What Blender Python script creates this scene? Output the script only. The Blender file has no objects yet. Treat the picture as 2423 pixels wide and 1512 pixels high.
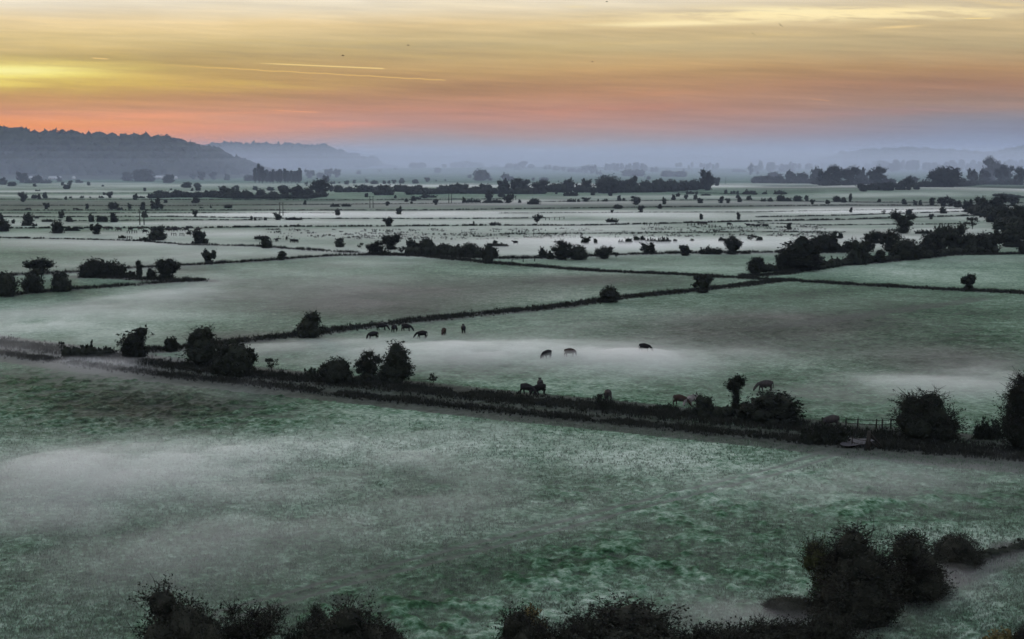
import bpy, math, random
import numpy as np
from mathutils import Vector

# ------------------------------------------------------------------ basics
scene = bpy.context.scene
col = scene.collection
R = math.radians
CAM_H = 36.0            # camera height above the moor, metres
FV = 3327.0             # focal length in units of the 2422-wide survey grid
CX, CY, HOR = 1211.0, 756.0, 375.0
PITCH = math.atan((CY - HOR) / FV)
cp, sp = math.cos(PITCH), math.sin(PITCH)

def survey(vx, vy, z=0.0):
    """survey reading -> point on the level plane of height z (x, y)"""
    a = (vx - CX) / FV
    b = (CY - vy) / FV
    dy = cp + b * sp
    dz = -sp + b * cp
    t = (z - CAM_H) / min(dz, -1e-4)
    return a * t, dy * t, t           # x, y and depth along the axis

def reading(x, y, z=0.0):
    """numpy inverse of survey()"""
    dz = z - CAM_H
    d = y * cp - dz * sp
    u = y * sp + dz * cp
    return CX + FV * x / d, CY - FV * u / d

# ------------------------------------------------------------------ numpy noise
def _hash(ix, iy, seed):
    h = (ix.astype(np.int64) * 374761393 + iy.astype(np.int64) * 668265263 + seed * 1442695041) & 0xffffffff
    h = ((h ^ (h >> 13)) * 1274126177) & 0xffffffff
    h = h ^ (h >> 16)
    return (h & 0xffff).astype(np.float64) / 65535.0

def vnoise(x, y, seed=0):
    x = np.asarray(x, float); y = np.asarray(y, float)
    ix = np.floor(x); iy = np.floor(y)
    fx = x - ix; fy = y - iy
    fx = fx * fx * fx * (fx * (fx * 6 - 15) + 10); fy = fy * fy * fy * (fy * (fy * 6 - 15) + 10)
    a = _hash(ix, iy, seed); b = _hash(ix + 1, iy, seed)
    c = _hash(ix, iy + 1, seed); d = _hash(ix + 1, iy + 1, seed)
    return (a + (b - a) * fx) * (1 - fy) + (c + (d - c) * fx) * fy

def fbm(x, y, oct=4, seed=0, gain=0.5):
    s = 0.0; amp = 1.0; tot = 0.0
    x = np.asarray(x, float); y = np.asarray(y, float)
    for k in range(oct):
        c, sn = math.cos(0.7 * k), math.sin(0.7 * k)
        s = s + amp * vnoise(x * c - y * sn + 17.3 * k, x * sn + y * c - 9.1 * k, seed + k)
        tot += amp; amp *= gain; x = x * 2.03; y = y * 2.03
    return s / tot

def sstep(a, b, x):
    t = np.clip((x - a) / (b - a), 0, 1)
    return t * t * (3 - 2 * t)

def polyline(pts):
    return np.array([survey(x, y)[:2] for x, y in pts])

def line_dist(x, y, P):
    """distance from points to a polyline"""
    d = np.full(np.shape(x), 1e9)
    for i in range(len(P) - 1):
        ax, ay = P[i]; bx, by = P[i + 1]
        vx, vy = bx - ax, by - ay
        L = vx * vx + vy * vy + 1e-9
        t = np.clip(((x - ax) * vx + (y - ay) * vy) / L, 0, 1)
        d = np.minimum(d, np.hypot(x - ax - t * vx, y - ay - t * vy))
    return d

# ------------------------------------------------------------------ object helpers
def mesh_np(name, V, F=None, T=None, mats=(), midx=None, smooth=False):
    """mesh from numpy vertices, quads F (n,4) and triangles T (n,3)"""
    me = bpy.data.meshes.new(name)
    V = np.asarray(V, np.float32)
    F = np.zeros((0, 4), np.int32) if F is None else np.asarray(F, np.int32).reshape(-1, 4)
    T = np.zeros((0, 3), np.int32) if T is None else np.asarray(T, np.int32).reshape(-1, 3)
    me.vertices.add(len(V)); me.vertices.foreach_set('co', V.ravel())
    loops = np.concatenate([F.ravel(), T.ravel()])
    me.loops.add(len(loops)); me.loops.foreach_set('vertex_index', loops)
    n = len(F) + len(T)
    me.polygons.add(n)
    tot = np.concatenate([np.full(len(F), 4), np.full(len(T), 3)]).astype(np.int32)
    st = np.concatenate([[0], np.cumsum(tot)[:-1]]).astype(np.int32) if n else np.zeros(0, np.int32)
    me.polygons.foreach_set('loop_start', st)
    me.polygons.foreach_set('loop_total', tot)
    if smooth: me.polygons.foreach_set('use_smooth', np.ones(n, bool))
    for m in mats: me.materials.append(m)
    if midx is not None: me.polygons.foreach_set('material_index', np.asarray(midx, np.int32))
    me.update(calc_edges=True)
    return me

class MB:
    """collects vertices / quads / triangles of one mesh"""
    def __init__(s): s.v = []; s.f = []; s.t = []; s.n = 0
    def add(s, V, F=None, T=None):
        V = np.asarray(V, float).reshape(-1, 3)
        s.v.append(V)
        if F is not None and len(F): s.f.append(np.asarray(F, int).reshape(-1, 4) + s.n)
        if T is not None and len(T): s.t.append(np.asarray(T, int).reshape(-1, 3) + s.n)
        s.n += len(V)
    def box(s, c, d, rz=0.0):
        x, y, z = np.array(d) / 2.0
        P = np.array([[-x,-y,-z],[x,-y,-z],[x,y,-z],[-x,y,-z],[-x,-y,z],[x,-y,z],[x,y,z],[-x,y,z]])
        co, si = math.cos(rz), math.sin(rz)
        P = P @ np.array([[co, si, 0], [-si, co, 0], [0, 0, 1]]) + np.array(c)
        s.add(P, [[0,3,2,1],[4,5,6,7],[0,1,5,4],[1,2,6,5],[2,3,7,6],[3,0,4,7]])
    def tube(s, pts, rad, n=6):
        pts = np.asarray(pts, float); rad = np.broadcast_to(np.asarray(rad, float), (len(pts),))
        rings = []
        for i in range(len(pts)):
            d = pts[min(i + 1, len(pts) - 1)] - pts[max(i - 1, 0)]
            d = d / (np.linalg.norm(d) + 1e-9)
            u = np.cross(d, [0.31, 0.92, 0.2]); u /= np.linalg.norm(u) + 1e-9
            w = np.cross(d, u)
            a = np.arange(n) * 2 * math.pi / n
            rings.append(pts[i] + rad[i] * (np.cos(a)[:, None] * u + np.sin(a)[:, None] * w))
        V = np.concatenate(rings)
        F = []
        for i in range(len(pts) - 1):
            for k in range(n):
                F.append([i*n+k, i*n+(k+1) % n, (i+1)*n+(k+1) % n, (i+1)*n+k])
        V = np.concatenate([V, pts[-1:], pts[:1]])
        T = [[(len(pts)-1)*n+k, (len(pts)-1)*n+(k+1) % n, len(V)-2] for k in range(n)]
        T += [[(k+1) % n, k, len(V)-1] for k in range(n)]
        s.add(V, F, T)
    def mesh(s, name, mats=(), midx=None, smooth=False):
        return mesh_np(name, np.concatenate(s.v), np.concatenate(s.f) if s.f else None,
                       np.concatenate(s.t) if s.t else None, mats, midx, smooth)

def link(name, data, parent=None, loc=None, rz=0.0, sc=None):
    o = bpy.data.objects.new(name, data); col.objects.link(o)
    if parent is not None: o.parent = parent
    if loc is not None: o.location = loc
    o.rotation_euler = (0, 0, rz)
    if sc is not None: o.scale = sc
    return o

def tag(o, label=None, cat=None, group=None, kind=None):
    if label: o['label'] = label
    if cat: o['category'] = cat
    if group: o['group'] = group
    if kind: o['kind'] = kind
    return o

# ------------------------------------------------------------------ node helpers
class NT:
    def __init__(s, tree): s.t = tree; s.t.nodes.clear()
    def n(s, typ, **kw):
        nd = s.t.nodes.new(typ)
        ins = kw.pop('i', {})
        for k, v in kw.items(): setattr(nd, k, v)
        for k, v in ins.items(): s.set(nd, k, v)
        return nd
    def set(s, nd, k, v):
        sock = nd.inputs[k]
        if isinstance(v, bpy.types.NodeSocket): s.t.links.new(v, sock)
        else: sock.default_value = v
    def m(s, op, a, b=None, c=None, clamp=False):
        nd = s.t.nodes.new('ShaderNodeMath'); nd.operation = op; nd.use_clamp = clamp
        s.set(nd, 0, a)
        if b is not None: s.set(nd, 1, b)
        if c is not None: s.set(nd, 2, c)
        return nd.outputs[0]
    def mix(s, fac, a, b, blend='MIX'):
        nd = s.t.nodes.new('ShaderNodeMix'); nd.data_type = 'RGBA'; nd.blend_type = blend
        s.set(nd, 0, fac); s.set(nd, 6, a); s.set(nd, 7, b)
        return nd.outputs[2]
    def ramp(s, fac, stops, interp='LINEAR'):
        nd = s.t.nodes.new('ShaderNodeValToRGB'); s.set(nd, 0, fac)
        cr = nd.color_ramp; cr.interpolation = interp
        while len(cr.elements) < len(stops): cr.elements.new(0.5)
        for e, (p, c) in zip(cr.elements, stops):
            e.position = p
            e.color = (c, c, c, 1) if isinstance(c, (int, float)) else tuple(c) + (1,)
        return nd.outputs[0]
    def noise(s, vec, scale, detail=3, rough=0.5, dist=0.0):
        nd = s.n('ShaderNodeTexNoise', i={'Scale': scale, 'Detail': detail, 'Roughness': rough, 'Distortion': dist})
        if vec is not None: s.set(nd, 'Vector', vec)
        return nd.outputs['Fac']

def lin(r, g, b):
    """0-255 screen colour -> linear"""
    f = lambda c: ((c / 255 + 0.055) / 1.055) ** 2.4 if c > 10 else c / 255 / 12.92
    return (f(r), f(g), f(b))

def material(name):
    m = bpy.data.materials.new(name); m.use_nodes = True
    return m, NT(m.node_tree)

def simple_mat(name, c1, c2, scale=3.0, rough=0.85, var=0.3):
    """two-tone procedural surface with a per-object shade"""
    m, t = material(name)
    tc = t.n('ShaderNodeTexCoord')
    geo = t.n('ShaderNodeNewGeometry')
    f = t.m('MULTIPLY_ADD', t.m('SUBTRACT', geo.outputs['Random Per Island'], .5), .22, t.noise(tc.outputs['Object'], scale, 4, 0.6))
    c = t.mix(t.m('MULTIPLY_ADD', f, 2.2, -0.6, clamp=True), c1 + (1,), c2 + (1,))
    oi = t.n('ShaderNodeObjectInfo')
    hs = t.n('ShaderNodeHueSaturation', i={'Color': c, 'Value': t.m('MULTIPLY_ADD', oi.outputs['Random'], var, 1 - var / 2)})
    b = t.n('ShaderNodeBsdfPrincipled', i={'Base Color': hs.outputs[0], 'Roughness': rough, 'Specular IOR Level': 0.02})
    t.n('ShaderNodeOutputMaterial', i={'Surface': b.outputs[0]})
    return m
# ------------------------------------------------------------------ camera
cam = bpy.data.cameras.new('camera'); co = bpy.data.objects.new('camera', cam); col.objects.link(co)
cam.sensor_width = 36.0; cam.lens = 36.0 * FV / 2422.0
cam.clip_start = 0.5; cam.clip_end = 60000
co.location = (0, 0, CAM_H); co.rotation_euler = (math.pi / 2 - PITCH, 0, 0)
scene.camera = co

# ------------------------------------------------------------------ sky
SUN_EL, SUN_AZ = 4.0, -21.0      # degrees; azimuth to the right of +Y
w = bpy.data.worlds.new('World'); scene.world = w; w.use_nodes = True
t = NT(w.node_tree)
tc = t.n('ShaderNodeTexCoord')
sep = t.n('ShaderNodeSeparateXYZ', i={0: tc.outputs['Generated']})
X, Y, Z = sep.outputs
yy = t.m('MAXIMUM', Y, 0.25)
U = t.m('MULTIPLY', t.m('DIVIDE', X, yy), FV)      # survey units right of the axis
V = t.m('MULTIPLY', t.m('DIVIDE', Z, yy), FV)      # survey units above the horizon
UV = t.n('ShaderNodeCombineXYZ', i={0: U, 1: V}).outputs[0]
def smooth(x, a, b):
    nd = t.n('ShaderNodeMapRange', interpolation_type='SMOOTHSTEP', i={0: x, 1: a, 2: b}); return nd.outputs[0]
def gauss(cx, cy, sx, sy, slope=0.0):
    dx = t.m('DIVIDE', t.m('SUBTRACT', U, cx), sx)
    yl = t.m('MULTIPLY_ADD', t.m('SUBTRACT', U, cx), slope, cy)
    dy = t.m('DIVIDE', t.m('SUBTRACT', V, yl), sy)
    q = t.m('ADD', t.m('MULTIPLY', dx, dx), t.m('MULTIPLY', dy, dy))
    return t.m('EXPONENT', t.m('MULTIPLY', q, -1.0))
# slow warping of the cloud layers
def layer(sx, sy, slope, off, detail=5, rough=0.6):
    v2 = t.m('MULTIPLY_ADD', U, slope, V)
    vec = t.n('ShaderNodeCombineXYZ', i={0: t.m('MULTIPLY', U, sx), 1: t.m('MULTIPLY', v2, sy), 2: off}).outputs[0]
    return t.noise(vec, 1.0, detail, rough, 0.35)
warp = t.m('MULTIPLY', t.m('SUBTRACT', layer(0.0012, 0.008, 0.03, 3.1), 0.5), 60.0)
P = t.m('DIVIDE', t.m('ADD', V, warp), 400.0, clamp=True)
def stops(*a): return [(k / 400.0, lin(*c)) for k, c in a]
left = t.ramp(P, stops((0, (160, 140, 150)), (36, (240, 130, 36)), (66, (250, 144, 40)), (84, (240, 148, 70)), (105, (218, 145, 99)), (140, (194, 143, 87)), (180, (210, 173, 91)),
                       (230, (196, 169, 111)), (270, (214, 190, 134)), (312, (234, 209, 159)), (350, (236, 223, 197)), (385, (234, 227, 211))))
mid = t.ramp(P, stops((0, (146, 152, 178)), (30, (160, 150, 152)), (72, (180, 139, 127)), (115, (182, 131, 107)), (160, (184, 137, 99)), (210, (190, 155, 105)),
                      (260, (197, 176, 130)), (306, (216, 191, 143)), (345, (228, 213, 183)), (385, (232, 223, 205))))
right = t.ramp(P, stops((0, (116, 136, 180)), (40, (126, 136, 162)), (85, (134, 130, 140)), (120, (158, 130, 116)), (165, (168, 127, 101)), (210, (176, 139, 99)),
                        (270, (186, 166, 126)), (320, (204, 181, 137)), (360, (210, 193, 161)), (390, (208, 195, 171))))
base = t.mix(smooth(U, -1150, -150), left, mid)
base = t.mix(smooth(U, 100, 1150), base, right)
# thin horizontal cirrus everywhere
n1 = layer(0.0016, 0.035, 0.03, 0.0)
n2 = layer(0.004, 0.09, 0.05, 7.7)
n3 = layer(0.0009, 0.014, -0.01, 4.2, 3)
streak = t.m('ADD', t.m('MULTIPLY', t.m('SUBTRACT', n1, 0.5), 0.55), t.m('MULTIPLY', t.m('SUBTRACT', n2, 0.5), 0.34))
streak = t.m('ADD', streak, t.m('MULTIPLY', t.m('SUBTRACT', n3, 0.5), 0.45))
streak = t.m('MULTIPLY', streak, smooth(V, 10, 120))
base = t.mix(1.0, base, t.n('ShaderNodeCombineXYZ', i={0: t.m('MULTIPLY_ADD', streak, 1.0, 1.0), 1: t.m('MULTIPLY_ADD', streak, 0.95, 1.0), 2: t.m('MULTIPLY_ADD', streak, 0.8, 1.0)}).outputs[0], 'MULTIPLY')
def glow(mask, colour, noise_amt, thr=(0.35, 0.75), nz=None):
    global base
    nz = soft if nz is None else nz
    k = t.m('MULTIPLY', mask, t.m('MULTIPLY_ADD', smooth(nz, *thr), noise_amt, 1 - noise_amt))
    base = t.mix(t.m('MINIMUM', k, 1.0), base, lin(*colour) + (1,))
soft = layer(0.0035, 0.05, 0.03, 1.9, 4)
fine = layer(0.006, 0.06, 0.04, 11.0)
# bright yellow glow in front of the hidden sun
glow(t.m('MULTIPLY', gauss(-1215, 200, 270, 27), 1.5), (255, 240, 120), 0.72)
glow(t.m('MULTIPLY', gauss(-1180, 204, 150, 11), 1.1), (255, 246, 160), 0.3)
glow(t.m('MULTIPLY', gauss(-1205, 172, 60, 5), 0.7), (255, 240, 130), 0.2)
glow(t.m('MULTIPLY', gauss(-1060, 172, 560, 18, -0.01), 0.75), (224, 192, 84), 0.8)
glow(t.m('MULTIPLY', gauss(-700, 250, 900, 55), 0.3), (216, 184, 104), 0.9)
# salmon bands low over the left hills
glow(t.m('MULTIPLY', gauss(-900, 98, 480, 9, 0.028), 0.75), (244, 156, 100), 0.8)
glow(t.m('MULTIPLY', gauss(-650, 72, 520, 10, 0.03), 0.7), (238, 148, 112), 0.8)
glow(t.m('MULTIPLY', gauss(150, 112, 340, 16, 0.01), 0.42), (218, 138, 104), 0.9)
glow(t.m('MULTIPLY', gauss(180, 146, 280, 6, 0.025), 0.4), (220, 148, 100), 0.8)
glow(t.m('MULTIPLY', gauss(930, 110, 300, 8, 0.04), 0.35), (196, 134, 118), 0.8)
# the lit cirrus at upper right
glow(t.m('MULTIPLY', gauss(760, 334, 420, 15, 0.012), 1.3), (255, 234, 178), 0.75, (0.38, 0.56), fine)
glow(t.m('MULTIPLY', gauss(640, 341, 120, 7, -0.03), 0.8), (255, 238, 186), 0.5, (0.35, 0.56), fine)
glow(t.m('MULTIPLY', gauss(400, 313, 210, 7, 0.028), 1.15), (252, 232, 178), 0.6, (0.36, 0.56), fine)
glow(t.m('MULTIPLY', gauss(900, 304, 50, 3, 0.05), 0.8), (255, 220, 150), 0.3)
glow(t.m('MULTIPLY', gauss(1140, 355, 130, 6, -0.1), 0.5), (250, 218, 150), 0.7, (0.38, 0.66), fine)
glow(t.m('MULTIPLY', gauss(500, 278, 330, 7, 0.05), 0.4), (226, 196, 130), 0.8)
glow(t.m('MULTIPLY', gauss(150, 350, 25, 3), 0.5), (244, 224, 168), 0.3)
# vapour trails
def trail(x0, y0, x1, y1, wd, colour, amt, wob=0.0):
    s = (y1 - y0) / (x1 - x0)
    yl = t.m('MULTIPLY_ADD', t.m('SUBTRACT', U, x0), s, y0)
    if wob: yl = t.m('ADD', yl, t.m('MULTIPLY', t.m('SUBTRACT', t.noise(t.n('ShaderNodeCombineXYZ', i={0: U}).outputs[0], 0.022, 3), 0.5), wob))
    d = t.m('DIVIDE', t.m('SUBTRACT', V, yl), wd)
    k = t.m('EXPONENT', t.m('MULTIPLY', t.m('MULTIPLY', d, d), -1.0))
    e = t.m('MULTIPLY', smooth(U, x0, x0 + 0.3 * (x1 - x0)), t.m('SUBTRACT', 1.0, smooth(U, x1 - 12, x1)))
    global base
    base = t.mix(t.m('MULTIPLY', t.m('MULTIPLY', k, e), amt), base, lin(*colour) + (1,))
trail(-620, 222, -293, 208, 1.2, (252, 220, 140), .85)
trail(-870, 220, -150, 181, 1.2, (240, 196, 110), 0.62, 7.0)
trail(-985, 233, -936, 230, 1.3, (244, 206, 128), 0.8)
trail(1040, 323, 1120, 324, 1.2, (255, 226, 150), 0.8)
trail(-580, 113, -450, 107, 1.5, (234, 158, 104), 0.7)
trail(690, 140, 750, 133, 1.3, (206, 150, 104), 0.6)
# physical sky for the dome above and behind, where the light on the moor comes from
sky = t.n('ShaderNodeTexSky', sky_type='NISHITA', sun_disc=False, sun_elevation=R(SUN_EL), sun_rotation=R(SUN_AZ), altitude=30.0, air_density=1.0, dust_density=1.5, ozone_density=2.0)
dome = t.mix(1.0, t.mix(1.0, sky.outputs[0], (0.16, 0.16, 0.16, 1), 'MULTIPLY'), (0.93, 0.96, 1.03, 1), 'ADD')
upper = smooth(Z, 0.125, 0.42)
upper = t.m('MAXIMUM', upper, t.m('MULTIPLY', smooth(Y, 0.55, -0.1), 0.8))
base = t.n('ShaderNodeHueSaturation', i={'Color': base, 'Saturation': 0.96}).outputs[0]
final = t.mix(upper, base, dome)
bg = t.n('ShaderNodeBackground', i={0: final, 1: 1.0})
t.n('ShaderNodeOutputWorld', i={0: bg.outputs[0]})
w.cycles.sampling_method = 'MANUAL'; w.cycles.sample_map_resolution = 512

# low sun behind thin cloud: very soft and weak
sl = bpy.data.lights.new('sun', 'SUN'); sl.energy = 0.8; sl.angle = R(14); sl.color = (1.0, 0.80, 0.58)
so = bpy.data.objects.new('sun', sl); col.objects.link(so)
d = Vector((math.sin(R(SUN_AZ)) * math.cos(R(SUN_EL)), math.cos(R(SUN_AZ)) * math.cos(R(SUN_EL)), math.sin(R(SUN_EL))))
so.rotation_euler = d.to_track_quat('Z', 'Y').to_euler()
so.location = (-120, 200, 80)

# ------------------------------------------------------------------ render settings
scene.render.engine = 'CYCLES'
c = scene.cycles
c.max_bounces = 4; c.diffuse_bounces = 1; c.glossy_bounces = 1; c.transmission_bounces = 2
c.volume_bounces = 1; c.transparent_max_bounces = 48
c.use_denoising = True; c.denoiser = 'OPENIMAGEDENOISE'; c.sample_clamp_indirect = 4.0
c.use_adaptive_sampling = True; c.adaptive_threshold = 0.03
c.pixel_filter_type = 'BLACKMAN_HARRIS'; c.filter_width = 1.6
scene.view_settings.view_transform = 'Standard'; scene.view_settings.look = 'None'
scene.view_settings.exposure = 0.0; scene.view_settings.gamma = 1.0
# ------------------------------------------------------------------ the lie of the land (survey readings)
DITCH = {   # name: (points, half width m, darkness)
 'main upper': ([(-250,775),(0,812),(100,824),(250,845),(400,862),(560,882),(700,897),(950,917),(1180,944),(1430,966),(1600,984),(1750,1000),(1900,1014),(2000,1028),(2200,1050),(2422,1075),(2700,1105)], 4.2, 1.0),
 'main lower': ([(-250,800),(0,836),(200,862),(400,887),(600,907),(800,932),(1000,953),(1200,974),(1500,1004),(1800,1034),(2000,1052),(2200,1068),(2422,1087),(2700,1112)], 3.4, 1.0),
 'diagonal': ([(330,832),(400,826),(480,820),(560,808),(730,790),(900,768),(1000,757),(1100,746),(1300,727),(1480,704),(1670,684),(1850,664)], 3.6, 0.95),
 'cross': ([(880,600),(1000,607),(1100,616),(1180,624),(1400,640),(1650,653),(1850,663),(2000,673),(2200,683),(2422,693),(2700,706)], 3.4, 0.9),
 'right': ([(1760,655),(1850,648),(1941,630),(2118,616),(2241,604),(2422,601),(2700,596)], 3.5, 0.95),
 'left tip upper': ([(190,655),(260,657),(344,661),(420,664),(485,665)], 5.0, 1.0),
 'left tip lower': ([(-250,713),(0,699),(98,691),(173,684),(325,673),(418,667),(487,665)], 3.2, 1.0),
 'left long': ([(-250,660),(0,652),(122,646),(190,645),(298,635),(420,629),(515,624),(631,617),(675,613),(790,606),(920,603)], 3.0, 0.9),
 'hedge foot': ([(900,604),(1180,612),(1300,611),(1400,607),(1480,603),(1650,600),(1800,598),(2000,598)], 3.2, 0.7),
 'furrow': ([(656,722),(789,708),(952,692),(1115,678),(1230,669),(1415,654)], 1.2, 0.6),
 'furrow far': ([(930,638),(1010,633),(1080,627),(1150,625)], 1.2, 0.4),
 'hollow': ([(1791,778),(2001,752),(2166,728),(2317,706)], 3.2, 0.6),
 'corner drain': ([(2130,1420),(2230,1385),(2330,1330),(2422,1295),(2600,1230)], 1.6, 0.95),
 'left mist': ([(420,580),(600,583),(700,590),(820,598),(900,602)], 3.0, 0.5),
}
FARLINES = [  # thin banks and ditches showing as dark lines across the white bands, (points, height m)
 ([(-200,457),(300,457),(560,458)], .8), ([(-200,472),(250,472),(560,473),(800,474),(1200,471)], 1.2), ([(0,486),(400,487),(760,484),(1200,480)], .8),
 ([(-200,498),(400,498),(1000,498),(1500,491),(2000,486),(2422,488),(2600,489)], 1.3), ([(1250,478),(1700,473),(2050,479),(2422,480)], .9),
 ([(-200,505),(400,504),(800,505)], .8), ([(-200,514),(400,513),(700,518),(1120,518),(1300,516)], 1.1),
 ([(150,523),(420,521),(620,521)], .9), ([(-200,541),(450,540),(700,537),(1200,534),(1400,534),(1700,526),(2000,520),(2422,507),(2650,500)], 1.6),
 ([(1180,505),(1550,503),(1790,502),(2422,492)], .8), ([(1790,514),(2000,510),(2250,502),(2422,495)], 1.2), ([(1790,528),(1950,533),(2300,530)], .9),
 ([(1150,446),(1500,452),(1790,462)], .8), ([(1180,554),(1500,552),(1790,549),(2000,550)], .8), ([(-200,560),(150,566),(330,570),(420,578)], 1.2),
]
FORK = polyline([(540,1452),(600,1436),(800,1378),(1000,1326),(1250,1262),(1500,1198),(1700,1150),(1850,1112),(1960,1075),(2010,1050)])

BROWN = [(1000,690,420,30),(1750,790,330,45),(1400,660,200,14),(350,960,260,60),(2250,850,250,40),(850,730,250,25),(1850,760,220,22),(600,800,200,20)]
GREEN = [(280,955,420,60),(60,900,200,30),(1500,1340,480,120),(1100,1440,420,60),(2350,1430,160,70),(2200,760,250,50),(2050,700,250,22),(700,1420,300,70),(120,690,160,16),(400,640,90,14),(1900,1080,200,22),(2250,1170,250,60)]
FROST = [(2340,1440,120,50),(1430,1400,260,50),(700,1060,500,40),(1600,1080,500,40),(1900,1420,160,40),(1550,640,400,14),(2250,1280,180,40),(150,775,260,25),(2200,650,260,25),(1300,700,240,18),(1400,1470,150,40)]
TUSS = [(1560,1360,380,90),(350,960,420,70),(1000,1470,260,60),(1900,1180,420,60)]

def blobs(vx, vy, L):
    s = np.zeros_like(vx)
    for cx, cy, sx, sy in L: s = s + np.exp(-((vx - cx) / sx) ** 2 - ((vy - cy) / sy) ** 2)
    return np.minimum(s, 1.3)

DW = {k: polyline(v[0]) for k, v in DITCH.items()}

def ground_z(x, y):
    x = np.asarray(x, float); y = np.asarray(y, float)
    z = (fbm(x / 60, y / 60, 3, 5) - 0.5) * 0.5 * sstep(60, 140, y) * (1 - sstep(500, 900, y))
    r = np.clip(1 - y / 97.0, 0, 1.0)
    z = z + 33.0 * r ** 1.1
    # gentle rise of the pasture corner at lower right
    z = z + 2.2 * sstep(33, 52, x) * (1 - sstep(104, 128, y)) * sstep(85, 100, y)
    # low island of higher ground far out
    z = z + 13.0 * np.exp(-((x - 150) / 620.0) ** 2 - ((y - 4250) / 330.0) ** 2)
    # slight shoulder carrying the wood at right
    z = z + 4.0 * np.exp(-((x - 420) / 170.0) ** 2 - ((y - 1560) / 170.0) ** 2)
    return z

def gz(x, y): return float(ground_z(np.array([x]), np.array([y]))[0])

def build_ground():
    ys = list(np.arange(-120, 92, 6.0)); y = 92.0
    while y < 16000:
        ys.append(y); y += min(max(y * y / (CAM_H * 1406) * 0.9, 0.22), 900)
    ys.append(26000.0); ys = np.array(ys)
    ta = np.concatenate([np.linspace(-2.2, -0.46, 14)[:-1], np.linspace(-0.46, 0.46, 800), np.linspace(0.46, 2.2, 14)[1:]])
    Yg, Tg = np.meshgrid(ys, ta, indexing='ij')
    Xg = Tg * np.maximum(Yg, 95.0)
    x, y = Xg.ravel(), Yg.ravel()
    vx, vy = reading(x, np.maximum(y, 70.0)); vy = np.clip(vy, 0, 1700); vx = np.clip(vx, -600, 3000)
    z = ground_z(x, y)
    dark = np.zeros_like(x)
    near = (y > 80) & (y < 900)
    for k, (pts, hw, dk) in DITCH.items():
        dd = np.full_like(x, 1e9)
        dd[near] = line_dist(x[near] + 1.6 * (vnoise(x[near] / 5, y[near] / 5, 3) - .5), y[near] + 3.0 * (vnoise(x[near] / 5, y[near] / 5, 4) - .5), DW[k])
        e = 1 - sstep(hw * 0.75, hw * 1.25, dd)
        dark = np.maximum(dark, dk * e)
        if hw > 2.0 and dk > .6: z = z + 0.06 * e * vnoise(x / 1.7, y / 1.7, 9)
    far = (y >= 500)
    for pts, h in FARLINES:
        P = polyline(pts); dd = np.full_like(x, 1e9); dd[far] = line_dist(x[far], y[far], P)
        dark = np.maximum(dark, 0.6 * (1 - sstep(2.0, 5.0, dd / np.maximum(1, y / 700))))
    fork = np.full_like(x, 1e9); fork[near] = line_dist(x[near], y[near], FORK)
    rut = np.exp(-((fork - 1.05) / 0.40) ** 2) * (y < 260)
    dark = np.maximum(dark, 0.9 * rut); z = z - 0.02 * rut
    # between the two banks of the main ditch runs a paler droveway
    brown = blobs(vx, vy, BROWN); frost = 0.44 + 0.30 * blobs(vx, vy, FROST) - 0.17 * blobs(vx, vy, GREEN)
    dm = np.minimum(line_dist(x, y, DW['main upper']), line_dist(x, y, DW['main lower']))
    drove = (dm < 9) & (y < 420) & (line_dist(x, y, DW['main upper']) + line_dist(x, y, DW['main lower']) < 22)
    brown = np.where(drove, np.maximum(brown, 0.7), brown); dark = np.where(drove, np.maximum(dark, 0.8), dark)
    frost = frost - .13 * np.clip(brown, 0, 1) * (y > 100)
    # dark green far pastures
    farg = np.exp(-((vy - 484) / 11) ** 2) * 0.34 + np.exp(-((vy - 447) / 9) ** 2) * sstep(1650, 1850, vx) * 0.35
    frost = frost - farg
    # tussocks
    fade = 1 - sstep(180, 420, y)
    tus = np.clip(0.22 + blobs(vx, vy, TUSS), 0, 1.1) * fade * (y > 85) * (1 - np.clip(dark * 1.5, 0, 1))
    a = .6 * fbm(x / 1.25 + 0.3 * vnoise(x / 3, y / 3, 21), y / 1.6, 3, 31, 0.55) + .4 * fbm(x / 3.1, y / 3.6, 2, 33)
    hum = np.clip((a - 0.42) * 3.0, 0, 1) ** 1.3
    fineg = fbm(x / 0.55, y / 0.7, 2, 51)
    z = z + tus * (0.50 * hum + 0.13 * fineg) + 0.10 * fade * (fbm(x / 0.9, y / 1.1, 2, 77) - .5)
    V = np.stack([x, y, z], 1)
    nr, nc = Yg.shape
    idx = np.arange(nr * nc).reshape(nr, nc)
    F = np.stack([idx[:-1, :-1], idx[:-1, 1:], idx[1:, 1:], idx[1:, :-1]], -1).reshape(-1, 4)
    me = mesh_np('ground', V, F, mats=[ground_mat()], smooth=True)
    at = me.attributes.new('cover', 'FLOAT_COLOR', 'POINT')
    at.data.foreach_set('color', np.stack([dark, np.clip(brown, 0, 1), np.clip(frost, 0, 1), np.clip(tus * hum, 0, 1)], 1).astype(np.float32).ravel())
    o = link('ground', me); tag(o, kind='structure')
    return o

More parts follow.
